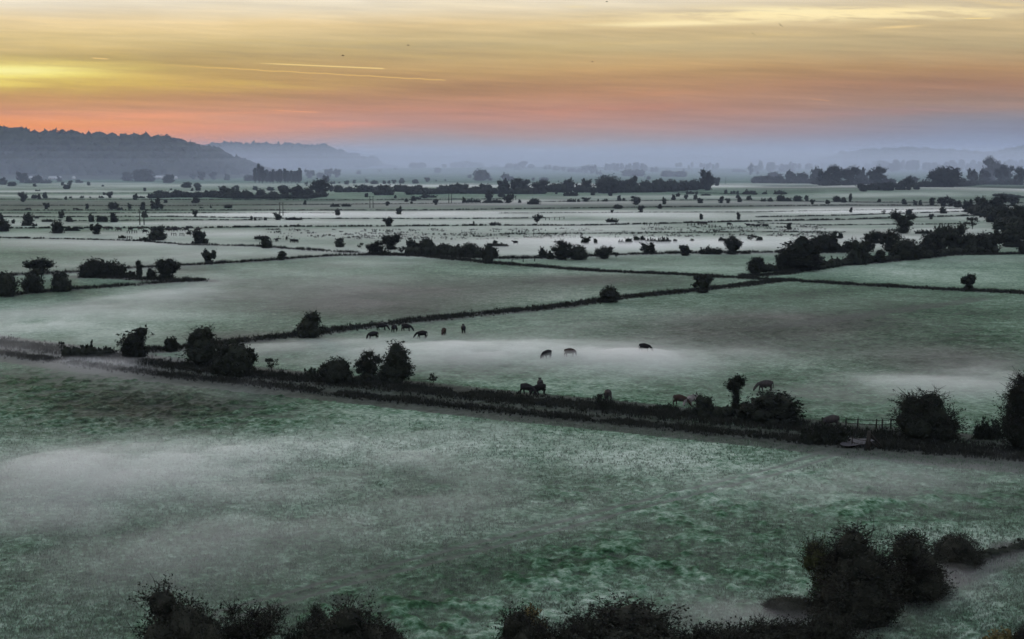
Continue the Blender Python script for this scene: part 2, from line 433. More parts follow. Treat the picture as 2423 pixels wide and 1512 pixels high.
def ground_mat():
    m, t = material('pasture')
    geo = t.n('ShaderNodeNewGeometry'); P = geo.outputs['Position']
    at = t.n('ShaderNodeAttribute', attribute_name='cover')
    rgb = t.n('ShaderNodeSeparateColor', i={0: at.outputs['Color']})
    dark, brown, frost = rgb.outputs; hum = at.outputs['Alpha']
    n1 = t.noise(P, 0.035, 4, 0.6); n2 = t.noise(P, 0.30, 4, 0.6); n3 = t.noise(P, 1.5, 4, 0.7); n4 = t.noise(P, 0.009, 3, 0.5)
    k = t.m('ADD', frost, t.m('MULTIPLY', t.m('SUBTRACT', n1, 0.5), 0.85))
    k = t.m('ADD', k, t.m('MULTIPLY', t.m('SUBTRACT', n2, 0.5), 0.85))
    n5 = t.noise(P, 0.75, 3, 0.6)
    k = t.m('ADD', k, t.m('MULTIPLY', t.m('SUBTRACT', n5, 0.5), 0.85))
    k = t.m('ADD', k, t.m('MULTIPLY', t.m('SUBTRACT', n3, 0.5), 1.1))
    k = t.m('ADD', k, t.m('MULTIPLY', t.m('SUBTRACT', n4, 0.5), 0.4))
    k = t.m('ADD', k, t.m('MULTIPLY', t.m('SUBTRACT', hum, 0.2), 0.24))  # dewy tops paler, hollows darker; puts tussock light and shade into the colour
    green = t.ramp(k, [(0.0, (0.006, 0.016, 0.008)), (0.28, (0.024, 0.060, 0.029)), (0.5, (0.078, 0.138, 0.092)), (0.78, (0.185, 0.245, 0.192)), (1.0, (0.30, 0.355, 0.305))])
    dry = t.ramp(k, [(0.0, (0.014, 0.015, 0.011)), (0.4, (0.05, 0.052, 0.042)), (0.75, (0.105, 0.108, 0.09)), (1.0, (0.19, 0.19, 0.17))])
    bf = t.m('MULTIPLY', brown, t.m('MULTIPLY_ADD', n1, 1.4, 0.1), clamp=True)
    c = t.mix(bf, green, dry)
    dk = t.ramp(n3, [(0.3, (0.010, 0.013, 0.011)), (0.7, (0.034, 0.038, 0.031))])
    c = t.mix(t.m('MULTIPLY', dark, t.m('MULTIPLY_ADD', n3, 0.5, 0.7), clamp=True), c, dk)
    bump = t.n('ShaderNodeBump', i={'Strength': 0.9, 'Distance': 0.4, 'Height': t.m('ADD', n3, t.m('MULTIPLY', n2, 1.5))})
    b = t.n('ShaderNodeBsdfPrincipled', i={'Base Color': c, 'Roughness': 0.9, 'Specular IOR Level': 0.03, 'Normal': bump.outputs[0]})
    t.n('ShaderNodeOutputMaterial', i={'Surface': b.outputs[0]})
    return m

build_ground()

# ------------------------------------------------------------------ mist: real banks of fog lying on the fields
MIST = [ # cx, cy, sx, sy, slope, optical depth
 (300,1120,460,68,-.02,1.1),(850,1085,480,60,-.03,.55),(1300,1035,330,30,.05,.25),(100,1250,500,130,0,.4),(1000,1190,650,90,0,.30),(2020,1150,330,50,0,.40),(1450,1430,330,50,0,.12),
 (300,870,150,38,.1,.15),(560,905,120,28,.1,.1),(-100,820,220,25,.1,.1),(1350,852,380,34,0,.75),(950,850,230,28,-.04,.5),(2060,925,190,28,-.03,.75),(2330,905,200,40,0,.4),
 (130,772,300,36,-.05,.65),(450,695,430,24,-.12,.6),(720,640,270,16,-.1,.55),(600,832,420,14,-.08,.4),(1500,760,500,30,-.05,.15),
 (2020,1062,150,34,.05,.1),(2400,1095,180,30,.05,.15),(1500,1010,300,22,.09,.12),(2215,1400,110,45,0,.12),(2350,1330,120,40,-.3,.08),(1850,1470,230,36,0,.25),
 (250,574,520,14,.02,1.3),(300,620,380,18,-.05,.75),(620,600,330,12,0,.75),(250,650,400,14,-.03,.5),
 (1500,586,440,15,0,2.7),(1700,578,450,11,0,1.8),(2020,568,330,15,-.01,1.5),(1150,566,600,10,0,.7),(700,553,420,9,0,1.3),(300,556,420,8,0,1.4),(1250,602,240,9,0,1.0),(2200,620,300,10,-.02,.4),(1650,625,350,10,0,.4),
 (1700,545,900,12,0,.55),(900,540,900,10,0,.6),
 (300,509,650,4.5,0,1.7),(850,511,420,6,0,1.7),(1500,513,560,10,-.004,1.9),(2100,501,450,8,-.012,1.5),(1000,527,800,5.5,-.003,1.7),(280,531,400,6,0,1.7),(2250,519,260,7,-.012,1.3),(1150,503,500,4,-.003,1.5),(1900,532,500,5,-.006,1.2),(100,520,260,4,0,1.2),(1950,545,400,4,0,1.2),
 (230,453.5,380,2.6,0,2.2),(250,464.5,330,4.2,0,2.3),(2000,464,480,4,-.004,1.7),(2350,456,300,5,0,1.0),(1500,478,700,6,0,.5),(700,482,800,8,0,.3),(1050,440,800,5,.002,1.4),(1850,440,300,4,0,.4),(2100,431,180,6,0,1.2),(2500,432,200,5,0,.8),(200,440,600,7,0,.7),
]
MIST_K = 0.085     # extinction per metre

SOFT = [(330,868,190,50,.1,.15),(-60,825,260,40,.1,.2),(620,905,160,40,.1,.2),(2020,1058,180,46,.05,.30),(2380,1085,180,46,.05,.28),(2190,1390,130,50,0,.2),(1850,1465,220,50,0,.38),(1500,588,520,22,0,.7),(250,580,420,20,.02,.45),(2000,572,330,20,0,.5),
 (1500,960,500,60,.09,.05),(700,905,500,70,.1,.06),(330,1110,500,90,0,.16),(1350,860,420,50,0,.14),(1200,515,1500,26,0,.35),(2050,930,260,50,0,.14),(700,690,500,60,-.05,.14)]

def build_mist(MIST=MIST, MIST_K=MIST_K, seed=0, eps=.07, top=0.0):
    vys = np.concatenate([np.arange(1580, 700, -5.0), np.arange(700, 560, -2.5), np.arange(560, 424, -1.25)])
    vxs = np.linspace(-420, 2842, 420)
    VY, VX = np.meshgrid(vys, vxs, indexing='ij')
    b = (CY - VY) / FV; a = (VX - CX) / FV
    tt = -CAM_H / (-sp + b * cp)
    x = (a * tt).ravel(); y = ((cp + b * sp) * tt).ravel(); vx = VX.ravel(); vy = VY.ravel()
    tau = np.zeros_like(x)
    for cx, cy, sx, sy, sl, am in MIST:
        tau += am * np.exp(-((vx - cx) / sx) ** 2 - ((vy - cy - sl * (vx - cx)) / sy) ** 2)
    # each bank is torn into wisps
    wn = sstep(250, 700, y)
    nz = (1 - wn) * fbm(x / 24, y / 30, 5, 101 + seed, 0.58) + wn * fbm(x / 120, y / 170, 5, 102 + seed, 0.55)
    nb = (1 - wn) * fbm(x / 75, y / 85, 3, 131) + wn * fbm(x / 330, y / 500, 3, 132)
    tau *= np.clip(0.25 + 2.2 * (nz - 0.30), 0.12, 1.9) * np.clip(0.35 + 2.4 * (nb - .27), 0.3, 1.6)
    tau *= np.where(vy > 640, 1.05, np.where(vy < 480, .9, 0.88)); dm = np.minimum(line_dist(x, y, DW['main upper']), line_dist(x, y, DW['main lower']))
    tau += eps * (0.5 + nz); tau *= 1 - .7 * (1 - sstep(5, 12, dm)) * sstep(150, 500, vx)
    for pts, h in FARLINES:
        p = np.array(pts, float); yl = np.interp(vx, p[:, 0], p[:, 1]); ins = (vx > p[0, 0]) & (vx < p[-1, 0])
        tau *= 1 - 0.6 * ins * np.exp(-((vy - yl) / 1.6) ** 2)
    slope = CAM_H / np.hypot(np.hypot(x, y), CAM_H)
    th = tau * slope / MIST_K
    # thins away at the rim of the whole sheet
    rim = sstep(-420, -260, vx) * (1 - sstep(2680, 2842, vx)) * (1 - sstep(1520, 1575, vy)) * sstep(425, 434, vy)
    th = th * rim - 0.12 * (1 - rim)
    z = ground_z(x, y) * (y > 97) + th
    nr, nc = VY.shape
    V = np.stack([x, y, z], 1); idx = np.arange(nr * nc).reshape(nr, nc)
    F = np.stack([idx[:-1, :-1], idx[:-1, 1:], idx[1:, 1:], idx[1:, :-1]], -1).reshape(-1, 4)
    edge = np.concatenate([idx[0, :], idx[1:, -1], idx[-1, -2::-1], idx[-2:0:-1, 0]])
    n0 = len(V); ne = len(edge)
    B = V[edge].copy(); B[:, 2] = -6.0
    C = np.array([[V[:, 0].mean(), V[:, 1].mean(), -6.0]])
    lo = n0 + np.arange(ne); nx = n0 + (np.arange(ne) + 1) % ne
    F2 = np.stack([edge, lo, nx, np.roll(edge, -1)], 1)
    T = np.stack([lo, np.full(ne, n0 + ne), nx], 1)
    me = mesh_np('mist', np.concatenate([V, B, C]), np.concatenate([F, F2]), T, smooth=False)
    me.materials.append(fog_mat('mist', (0.97, 0.965, 0.98), MIST_K, 0.2))
    o = link('mist', me); tag(o, kind='structure')

def fog_mat(name, albedo, k, g=0.0):
    m, t = material(name)
    s = t.n('ShaderNodeVolumeScatter', i={'Color': albedo + (1,), 'Density': k, 'Anisotropy': g})
    a = t.n('ShaderNodeVolumeAbsorption', i={'Color': albedo + (1,), 'Density': k})
    add = t.n('ShaderNodeAddShader', i={0: s.outputs[0], 1: a.outputs[0]})
    t.n('ShaderNodeOutputMaterial', i={'Volume': add.outputs[0]})
    m.cycles.homogeneous_volume = True
    return m
build_mist()
build_mist(SOFT, 0.02, 40, .004)

def slab(name, pts_bottom, pts_top, z0, z1, mat):
    """closed block of air between two rectangles"""
    (xa, ya, xb, yb), (xc, yc, xd, yd) = pts_bottom, pts_top
    V = [[xa,ya,z0],[xb,ya,z0],[xb,yb,z0],[xa,yb,z0],[xc,yc,z1],[xd,yc,z1],[xd,yd,z1],[xc,yd,z1]]
    me = mesh_np(name, V, [[0,3,2,1],[4,5,6,7],[0,1,5,4],[1,2,6,5],[2,3,7,6],[3,0,4,7]], mats=[mat])
    o = link(name, me); tag(o, kind='structure'); return o
# thin blue air over the whole moor, and the denser valley haze that starts beyond the last hedges
slab('haze', (-9000,-400,9000,24500), (-9000,-400,9000,24500), -9, 100, fog_mat('thin_haze', (0.55, 0.65, 0.92), 3.0e-5))
slab('mid_haze', (-8950,650,8950,24200), (-8950,1050,8950,24200), -8.7, 97, fog_mat('mid_haze', (0.55, 0.63, 0.82), 8.0e-5))
for nm, k, y0, y1, zt in (('valley_haze', 1.3e-4, 1650, 2050, 36), ('valley_haze', 1.2e-4, 1700, 2150, 48), ('valley_haze', 1.1e-4, 1760, 2250, 59), ('valley_haze', 1.0e-4, 1800, 2350, 70), ('valley_haze', 0.9e-4, 1850, 2450, 81)):
    slab(nm, (-8800 + zt, y0, 8800 - zt, 24000 - zt), (-8800 + zt, y1, 8800 - zt, 24000 - zt), -8 + zt * .01, zt, fog_mat(nm, (0.57, 0.62, 0.77), k))
# ------------------------------------------------------------------ foliage
rng = np.random.default_rng(7)
M_LEAF = simple_mat('foliage_dark', (0.007, 0.0085, 0.007), (0.020, 0.023, 0.017), 5.0, 0.8, 0.5)
M_LEAF_NEAR = simple_mat('foliage_autumn', (0.007, 0.0085, 0.007), (0.036, 0.036, 0.028), 4.5, 0.8, 0.3)
M_LEAF_GREEN = simple_mat('foliage_green', (0.025, 0.05, 0.026), (0.06, 0.10, 0.05), 2.0, 0.8, 0.2)
M_LEAF_GOLD = simple_mat('foliage_gold', (0.06, 0.055, 0.025), (0.14, 0.105, 0.045), 2.0, 0.8, 0.2)
M_BARK = simple_mat('bark', (0.010, 0.009, 0.008), (0.026, 0.023, 0.021), 6.0, 0.9, 0.3)
M_GRASS = simple_mat('rank_grass', (0.008, 0.0095, 0.008), (0.028, 0.029, 0.024), 0.35, 0.9, 0.3)

def lobes_for(kind, r):
    """ellipsoid lobes (centre, radii) filling a unit plant: width 1, height 1, base at z=0"""
    u = r.uniform
    if kind == 'bush':
        L = [((u(-.08, .08), u(-.08, .08), .38), (.33, .33, .38))]
        for k in range(9):
            a = u(0, 6.28); q = u(.14, .29); z = u(.12, .72)
            rr = u(.16, .24) * (1.1 - .35 * z); L.append(((q * math.cos(a) * (1.15 - .5 * z), q * math.sin(a) * (1.15 - .5 * z), z), (rr, rr, rr * u(.9, 1.3))))
        L.append(((0, 0, .12), (.34, .34, .2)))
    elif kind == 'dome':
        L = [((0, 0, .30), (.46, .46, .62))]
        for k in range(7):
            a = u(0, 6.28); q = u(.2, .38); z = u(.12, .62); rr = u(.14, .22)
            L.append(((q * math.cos(a), q * math.sin(a), z), (rr, rr, rr * 1.2)))
    elif kind == 'round':
        L = [((u(-.06, .06), 0, .52), (.36, .36, .36))]
        for k in range(9):
            a = u(0, 6.28); q = u(.2, .42); z = u(.35, .85); rr = u(.14, .2)
            L.append(((q * math.cos(a) * (1.2 - abs(z - .55)), q * math.sin(a) * (1.2 - abs(z - .55)), z), (rr, rr, rr)))
        L.append(((0, 0, .14), (.33, .33, .2)))
    elif kind == 'flame':
        L = [((0, 0, .30), (.40, .40, .33)), ((.03, 0, .55), (.29, .29, .3)), ((-.03, .02, .78), (.17, .17, .22))]
        for k in range(8):
            a = u(0, 6.28); z = u(.2, .85); q = .30 * (1 - .6 * z); L.append(((q * math.cos(a), q * math.sin(a), z), (.12, .12, .2)))
    elif kind == 'tall':
        L = [((u(-.1, .1), u(-.1, .1), z), (.40 - .14 * abs(z - .4), .40 - .14 * abs(z - .4), .22)) for z in (.18, .36, .55, .72, .86)]
        for k in range(6):
            a = u(0, 6.28); z = u(.2, .9); L.append(((.32 * math.cos(a), .32 * math.sin(a), z), (.15, .15, .12)))
    elif kind == 'poplar':
        L = [((u(-.06, .06), u(-.06, .06), z), (.44 * (1 - (z - .5) ** 2 * 1.9), .44 * (1 - (z - .5) ** 2 * 1.9), .13)) for z in (.22, .34, .46, .58, .7, .82, .92)]
    elif kind == 'tree':
        L = [((u(-.08, .08), 0, .60), (.30, .30, .27))]
        L.append(((0, 0, .28), (.28, .28, .26))); L.append(((u(-.1, .1), u(-.1, .1), .1), (.24, .24, .14)))
        for k in range(12):
            a = u(0, 6.28); z = u(.36, .86); q = .32 * (1.25 - 1.0 * abs(z - .55)); rr = u(.14, .22)
            L.append(((q * math.cos(a), q * math.sin(a), z), (rr, rr, rr * .8)))
    elif kind == 'low':
        L = [((x + u(-.05, .05), u(-.08, .08), .18), (u(.14, .2), .16, u(.45, .78) * (1 - 1.6 * x * x))) for x in (-.36, -.2, -.04, .1, .24, .37)]
    elif kind == 'wide':
        L = [((x + u(-.04, .04), u(-.08, .08), u(.34, .45)), (u(.15, .2), .22, u(.40, .54))) for x in (-.35, -.18, 0, .17, .34)]
        for k in range(5):
            L.append(((u(-.4, .4), u(-.1, .1), u(.5, .8)), (.1, .1, .16)))
    elif kind == 'sparse':
        L = [((u(-.3, .3), u(-.3, .3), u(.35, .9)), (u(.08, .15), u(.08, .15), u(.08, .14))) for k in range(11)]
    elif kind == 'open':
        L = [((0, 0, .5), (.3, .3, .3)), ((0, 0, .16), (.3, .3, .18))] + [((.36 * math.cos(a), .36 * math.sin(a), u(.3, .85)), (.15, .15, .13)) for a in np.linspace(0, 6.0, 9)]
    elif kind == 'pollard':
        L = [((0, 0, .15), (.22, .22, .18)), ((.02, 0, .36), (.17, .17, .2)), ((.0, 0, .56), (.19, .19, .16)), ((-.08, 0, .72), (.3, .26, .16)), ((.06, .02, .86), (.2, .2, .12)), ((-.24, 0, .66), (.15, .15, .1)), ((.26, 0, .8), (.12, .12, .12))]
    return L

DENS = {'sparse': 0.55, 'open': .8}
def foliage(mb, L, r, n, leaf, core=True, asp=1.0, ragged=0.05, shoot=0.17):
    """leaf sprays on and in the lobes; asp = real height / width so leaves keep their shape after scaling"""
    vol = np.array([a[1][0] * a[1][1] + a[1][0] * a[1][2] for a in L]); vol = vol / vol.sum()
    li = r.choice(len(L), n, p=vol)
    C = np.array([a[0] for a in L])[li]; RR = np.array([a[1] for a in L])[li]
    d = r.normal(size=(n, 3)); d /= np.linalg.norm(d, axis=1)[:, None]
    rad = r.uniform(.62, 1.06, n)
    lump = 1 + .16 * np.sin(d[:, 0] * 7 + li) * np.sin(d[:, 1] * 6 + 2 * li) * np.sin(d[:, 2] * 7)
    p = C + RR * d * (rad * lump)[:, None] + r.normal(0, ragged * .25, (n, 3))
    # nearly half of the leaves sit on shoots that break out of the outline
    ns = max(12, n // 26); ms = int(n * .48); si = r.integers(0, ns, ms)
    sl = r.choice(len(L), ns, p=vol); sd = r.normal(size=(ns, 3)); sd[:, 2] = sd[:, 2] * .8 + .35; sd /= np.linalg.norm(sd, axis=1)[:, None]
    sc0 = np.array([a[0] for a in L])[sl] + np.array([a[1] for a in L])[sl] * sd * .85
    sdir = sd + r.normal(0, .45, (ns, 3)); sdir[:, 2] += .25; sdir /= np.linalg.norm(sdir, axis=1)[:, None]
    slen = shoot * r.uniform(.4, 1.5, ns)
    ff = r.uniform(0, 1, ms) ** .8
    off = r.normal(0, 1, (ms, 3)) * ((.03 if n > 6000 else .045) * (1.15 - ff))[:, None]
    p[:ms] = sc0[si] + (sdir[si] * (slen[si] * ff)[:, None] + off) * np.array([1, 1, 1 / asp])
    d[:ms] = sd[si]
    keep = p[:, 2] > 0.0
    p = p[keep]; d = d[keep]; n = len(p)
    nrm = d * .7 + r.normal(0, .75, (n, 3)); nrm /= np.linalg.norm(nrm, axis=1)[:, None]
    up = r.normal(0, 1, (n, 3)); up[:, 2] += .5
    a = np.cross(nrm, up); a /= np.linalg.norm(a, axis=1)[:, None] + 1e-9
    b = np.cross(nrm, a)
    s = leaf * r.uniform(.55, 1.4, n)[:, None]
    sc = np.array([1, 1, 1 / asp])
    q = np.stack([p - a * s * .55 * sc, p + b * s * sc * .8, p + a * s * .55 * sc, p - b * s * sc * .8], 1).reshape(-1, 3)
    mb.add(q, np.arange(n * 4).reshape(-1, 4))
    if core:
        th = np.linspace(0, math.pi, 7); ph = np.linspace(0, 2 * math.pi, 10)[:-1]
        for k, (c, rr) in enumerate(L):
            if min(rr) < .07: continue
            V = []
            for a_ in th:
                for b_ in ph:
                    f = .80 * (1 + .12 * math.sin(3 * b_ + k) * math.sin(2 * a_ + k))
                    V.append((c[0] + rr[0] * f * math.sin(a_) * math.cos(b_), c[1] + rr[1] * f * math.sin(a_) * math.sin(b_), max(c[2] + rr[2] * f * math.cos(a_), 0.01)))
            m = len(ph); F = [[i*m+j, i*m+(j+1) % m, (i+1)*m+(j+1) % m, (i+1)*m+j] for i in range(len(th)-1) for j in range(m)]
            mb.add(V, F)

def twigs(mb, L, r, n, length, asp=1.0, wd=.006):
    """bare shoots sticking out of the outline"""
    for k in range(n):
        c, rr = L[r.integers(len(L))]
        d = r.normal(size=3); d[2] = abs(d[2]) + .3; d /= np.linalg.norm(d)
        p0 = np.array(c) + np.array(rr) * d * .8
        if p0[2] < .02: continue
        l = length * r.uniform(.5, 1.3)
        dd = d + r.normal(0, .35, 3); dd /= np.linalg.norm(dd)
        p1 = p0 + dd * l * .55 * np.array([1, 1, 1 / asp]); p2 = p1 + (dd + r.normal(0, .3, 3)) * l * .45 * np.array([1, 1, 1 / asp])
        mb.tube([np.array(c) * np.array([.4, .4, .5]), np.array(c), p0, p1, p2], [wd, wd, wd, wd * .7, wd * .3], 3)
        for q in range(3):
            e = p1 + r.normal(0, .4, 3) * l * .5; mb.tube([p1, e], [wd * .6, wd * .3], 3)

def limbs(mb, L, r, trunk_r, n=6, top=None):
    zt = top if top else .5
    mb.tube([(0, 0, -.06), (.01, .01, zt * .3), (-.01, .0, zt * .7), (.0, .01, zt)], [trunk_r * 1.35, trunk_r, trunk_r * .8, trunk_r * .5], 7)
    for k in range(len(L) if n > 2 else 2):
        c = np.array(L[k % len(L)][0]) + r.normal(0, .02, 3)
        z0 = min(zt * r.uniform(.3, .8), max(c[2] * .8, .02)); p0 = np.array([0, 0, z0])
        mid = p0 * .45 + c * .55 + np.array([0, 0, .03])
        end = c + np.array(L[k % len(L)][1]) * r.normal(0, .45, 3)
        mb.tube([p0, mid, c, end], [trunk_r * .55, trunk_r * .42, trunk_r * .3, trunk_r * .12], 5)

ARCH = {}
def archetype(kind, v, lod):
    """(foliage mesh, branches mesh, joined mesh) shared by the copies of one habit"""
    key = (kind, v, lod)
    if key in ARCH: return ARCH[key]
    r = np.random.default_rng(abs(hash_str(kind)) % 9999 + 37 * v)
    L = lobes_for(kind, r)
    n, leaf = {0: (15000, .016), 1: (3200, .036), 2: (1000, .06), 3: (280, .105)}[lod]
    if kind == 'poplar' : L = L + [((.1, .05, .45), (.3, .3, .3))]
    asp = {'low': .3, 'wide': .5, 'tall': 1.7, 'poplar': 2.6, 'flame': 1.5, 'pollard': 2.4, 'tree': 1.1}.get(kind, 1.0)
    n = int(n * DENS.get(kind, 1.0))
    fm = MB(); foliage(fm, L, r, n, leaf, kind not in ('sparse',), asp, shoot=(.08 if kind in ('poplar', 'dome', 'round') else .15) * (1.15 if lod == 0 else 1))
    bm = MB()
    tr = {'poplar': .05, 'tree': .035, 'sparse': .02, 'pollard': .10, 'low': .02, 'wide': .02}.get(kind, .035)
    top = {'pollard': .92, 'poplar': .85, 'tree': .7}.get(kind)
    limbs(bm, L, r, tr, {'sparse': 11, 'open': 9}.get(kind, 6) if lod < 3 else 2, top)
    if lod < 3: twigs(bm, L, r, {0: 150, 1: 40, 2: 14}[lod] * (2 if kind in ('sparse', 'open', 'flame') else 1), .20, asp, .005 if lod < 2 else .008)
    # scale the habit so that it really is one unit wide and one unit high
    A = np.concatenate(fm.v); hi = np.percentile(A[:, 2], 97); wx = np.percentile(np.abs(A[:, 0]), 94); wy = np.percentile(np.abs(A[:, 1]), 94)
    wx = max(wx, wy) if kind not in ('low', 'wide') else wx
    nv = np.array([.5 / wx, .5 / wx if kind not in ('low', 'wide') else .9, 1 / hi])
    fm.v = [q * nv for q in fm.v]; bm.v = [q * nv for q in bm.v]
    f = fm.mesh(kind + '_foliage', [M_LEAF]); b = bm.mesh(kind + '_branches', [M_BARK])
    nf = len(f.polygons); nb = len(b.polygons)
    jm = MB(); jm.v = fm.v + bm.v
    jm.f = fm.f + [x + fm.n for x in bm.f]; jm.t = fm.t + [x + fm.n for x in bm.t]
    V = np.concatenate(jm.v); F = np.concatenate(jm.f); T = np.concatenate(jm.t) if jm.t else None
    fq = sum(len(x) for x in fm.f); bq = sum(len(x) for x in bm.f); bt = sum(len(x) for x in bm.t)
    j = mesh_np(kind, V, F, T, [M_LEAF, M_BARK], np.concatenate([np.zeros(fq), np.ones(bq + bt)]))
    ARCH[key] = (f, b, j); return ARCH[key]

def hash_str(s):
    h = 0
    for ch in s: h = (h * 31 + ord(ch)) % 100003
    return h

CROPS = {'A': (0, 450, 2.423), 'B': (950, 450, 2.423), 'C': (1900, 450, 2.423), 'D': (2840, 450, 2.423), 'E': (0, 850, 2.326), 'F': (950, 850, 2.326),
         'G': (1900, 850, 2.326), 'J': (2840, 850, 1.68), 'H': (1800, 1200, 2.019), 'V': (0, 0, .63073)}
def conv(cr, x, y, w=0, h=0):
    ox, oy, s = CROPS[cr]; k = .63073 / s
    return ox * .63073 + x * k, oy * .63073 + y * k, w * k, h * k

NAMES = {'bush': ('bush', 'bush'), 'dome': ('bush', 'bush'), 'round': ('bush', 'bush'), 'flame': ('tree', 'tree'), 'tall': ('tree', 'tree'), 'poplar': ('poplar_tree', 'tree'),
         'tree': ('tree', 'tree'), 'low': ('scrub', 'scrub'), 'wide': ('thicket', 'thicket'), 'sparse': ('shrub', 'shrub'), 'open': ('tree', 'tree'), 'pollard': ('dead_tree', 'tree')}
DESC = {'bush': 'leafy bush', 'dome': 'domed bush', 'round': 'rounded bush', 'flame': 'pointed shaggy tree', 'tall': 'narrow upright tree', 'poplar': 'slim tall tree', 'tree': 'round crowned tree',
        'low': 'low scrub mound', 'wide': 'broad thicket', 'sparse': 'thin twiggy shrub', 'open': 'ragged open tree', 'pollard': 'ivy clad dead trunk'}
ORD = ['first','second','third','fourth','fifth','sixth','seventh','eighth','ninth','tenth','eleventh','twelfth','thirteenth','fourteenth','fifteenth','sixteenth','seventeenth','eighteenth','nineteenth','twentieth',
       'twenty-first','twenty-second','twenty-third','twenty-fourth','twenty-fifth','twenty-sixth','twenty-seventh','twenty-eighth','twenty-ninth','thirtieth','thirty-first','thirty-second','thirty-third','thirty-fourth','thirty-fifth',
       'thirty-sixth','thirty-seventh','thirty-eighth','thirty-ninth','fortieth','forty-first','forty-second','forty-third','forty-fourth','forty-fifth','forty-sixth','forty-seventh','forty-eighth','forty-ninth','fiftieth']
ORD += ['fifty-' + x for x in ORD[:9]] + ['sixtieth'] + ['sixty-' + x for x in ORD[:9]] + ['seventieth']
pr = random.Random(11)

def plant(kind, vx, vy, wv, hv, label, group, z=None, leafmat=None, lod=None, depth=None):
    x, y, d = survey(vx, vy, 0.0)
    g = gz(x, y)
    if g > .3:                      # stands on a rise: slide it to where the sight line meets the rise
        for _ in range(8):
            x, y, d = survey(vx, vy, g); g = gz(x, y)
    if depth: x, y, d = (vx - CX) / FV * depth, depth, depth; g = z if z is not None else gz(x, y)
    W = wv * d / FV; H = hv * d / FV
    px = max(wv, hv) * .4228
    if lod is None: lod = 0 if px > 55 else 1 if px > 15 else 2 if px > 7 else 3
    v = pr.randrange(4 if lod > 0 else 9)
    f, b, j = archetype(kind, v, lod)
    nm, cat = NAMES[kind]
    rz = pr.choice([0, math.pi]) + pr.uniform(-.25, .25) if kind in ('low', 'wide', 'pollard') else pr.uniform(0, 6.28)
    if kind == 'pollard': rz = 0
    sc = (W * 1.04, W * (1.04 if kind not in ('low', 'wide') else .9), H * 1.03)
    loc = (x, y, g - .05)
    if max(wv, hv) < 17:
        o = link(nm, j, None, loc, rz, sc)
    else:
        o = link(nm, None, None, loc, rz, None); o.empty_display_size = 1
        lf = link('foliage', f, o); lf.scale = sc
        br = link('branches' if kind not in ('tree', 'poplar', 'pollard', 'tall') else 'trunk', b, o); br.scale = sc
        if leafmat:
            m2 = f.copy(); m2.materials[0] = leafmat; lf.data = m2
    tag(o, label, cat, group)
    return o

def rows(text, phrase, group, adj=''):
    """one survey line per plant: crop x y w h habit | optional label"""
    out = []
    for ln in text.strip().splitlines():
        p, _, lab = ln.partition('|'); q = p.split()
        out.append((conv(q[0], *map(float, q[1:5])), q[5], lab.strip()))
    auto = sorted([o for o in out if not o[2]], key=lambda o: o[0][0])
    hs = sorted(o[0][3] for o in auto)
    for (vx, vy, wv, hv), kind, lab in out:
        if not lab:
            i = auto.index(((vx, vy, wv, hv), kind, lab))
            size = 'tiny' if hv < hs[len(hs) // 3] else 'small' if hv < hs[2 * len(hs) // 3] else 'larger'
            lab = f"{size} {adj}{DESC[kind]}, {ORD[i]} from left {phrase}"
        plant(kind, vx, vy, wv, hv, lab, group)
# ---- near ditch (single labels)
G1 = 'bushes and trees along the near dark ditch'
rows('''E 535 1092 60 85 sparse | small thin shrub at the left start of the near dark ditch
E 770 1130 130 95 low | low twiggy scrub left of the black bush on the near ditch
E 930 1130 130 75 low | flat dark scrub touching the left black bush on the near ditch
E 1165 1140 265 235 bush | big black bush with ragged top, leftmost on the near dark ditch
E 1495 1092 115 120 dome | grey misty bush behind the ditch between two big black ones
E 1760 1205 265 295 flame | tall shaggy black bush left of the leaning domed one on the near ditch
E 2050 1300 315 275 dome | wide domed black bush leaning right with a gap under its left side
F 155 1262 100 112 sparse | thin see-through shrub right of the leaning domed bush
F 510 1320 120 80 low | low scrub left of the broad black bush at mid ditch
F 720 1365 240 200 dome | broad rounded black bush left of the two upright ones at mid ditch
F 1000 1340 195 230 open | ragged upright bush just left of the tall flame shaped tree
F 1240 1360 245 305 flame | tall flame shaped black tree at mid ditch
F 1570 1375 70 85 sparse | single spindly shrub on the ditch right of the flame shaped tree
H 925 725 105 150 sparse | bare twiggy shrub with a cow's rear showing behind it
H 1410 690 140 45 low | low dark scrub mound on the ditch below the pair of grazing cows
H 1690 745 150 160 bush | round black bush with spiky top right of the pair of cows
H 1935 705 115 265 pollard | dead ivy clad trunk with clubbed top standing at the ditch
H 2225 775 400 205 dome | largest dome shaped black bush beside the dead trunk, cow behind
J 430 1375 260 110 low | low misty scrub below the cow standing near the gate
J 1080 1335 370 245 bush | big spreading black bush right of the wooden fence
J 1450 1345 150 110 low | low misty scrub between the spreading bush and right edge tree
J 1660 1410 260 420 flame | tall dark ivy covered tree cut by the right edge
''', '', G1)
# ---- second ditch
G2 = 'bushes on the second and cross ditches'
rows('''F 490 968 215 195 bush | lone round black bush on the diagonal ditch left of the cows
G 890 662 155 130 dome | lopsided black bush midway along the diagonal ditch
G 1710 580 150 155 round | black bush where the diagonal ditch nears the cross ditch
G 2165 418 125 138 tall | dark upright bush at the meeting of the ditches
J 1330 402 80 98 round | lone dark bush on the cross ditch near the right edge
J 10 292 50 90 tall | dark edge of the upright bush left of the large twin thicket
''', '', G2)
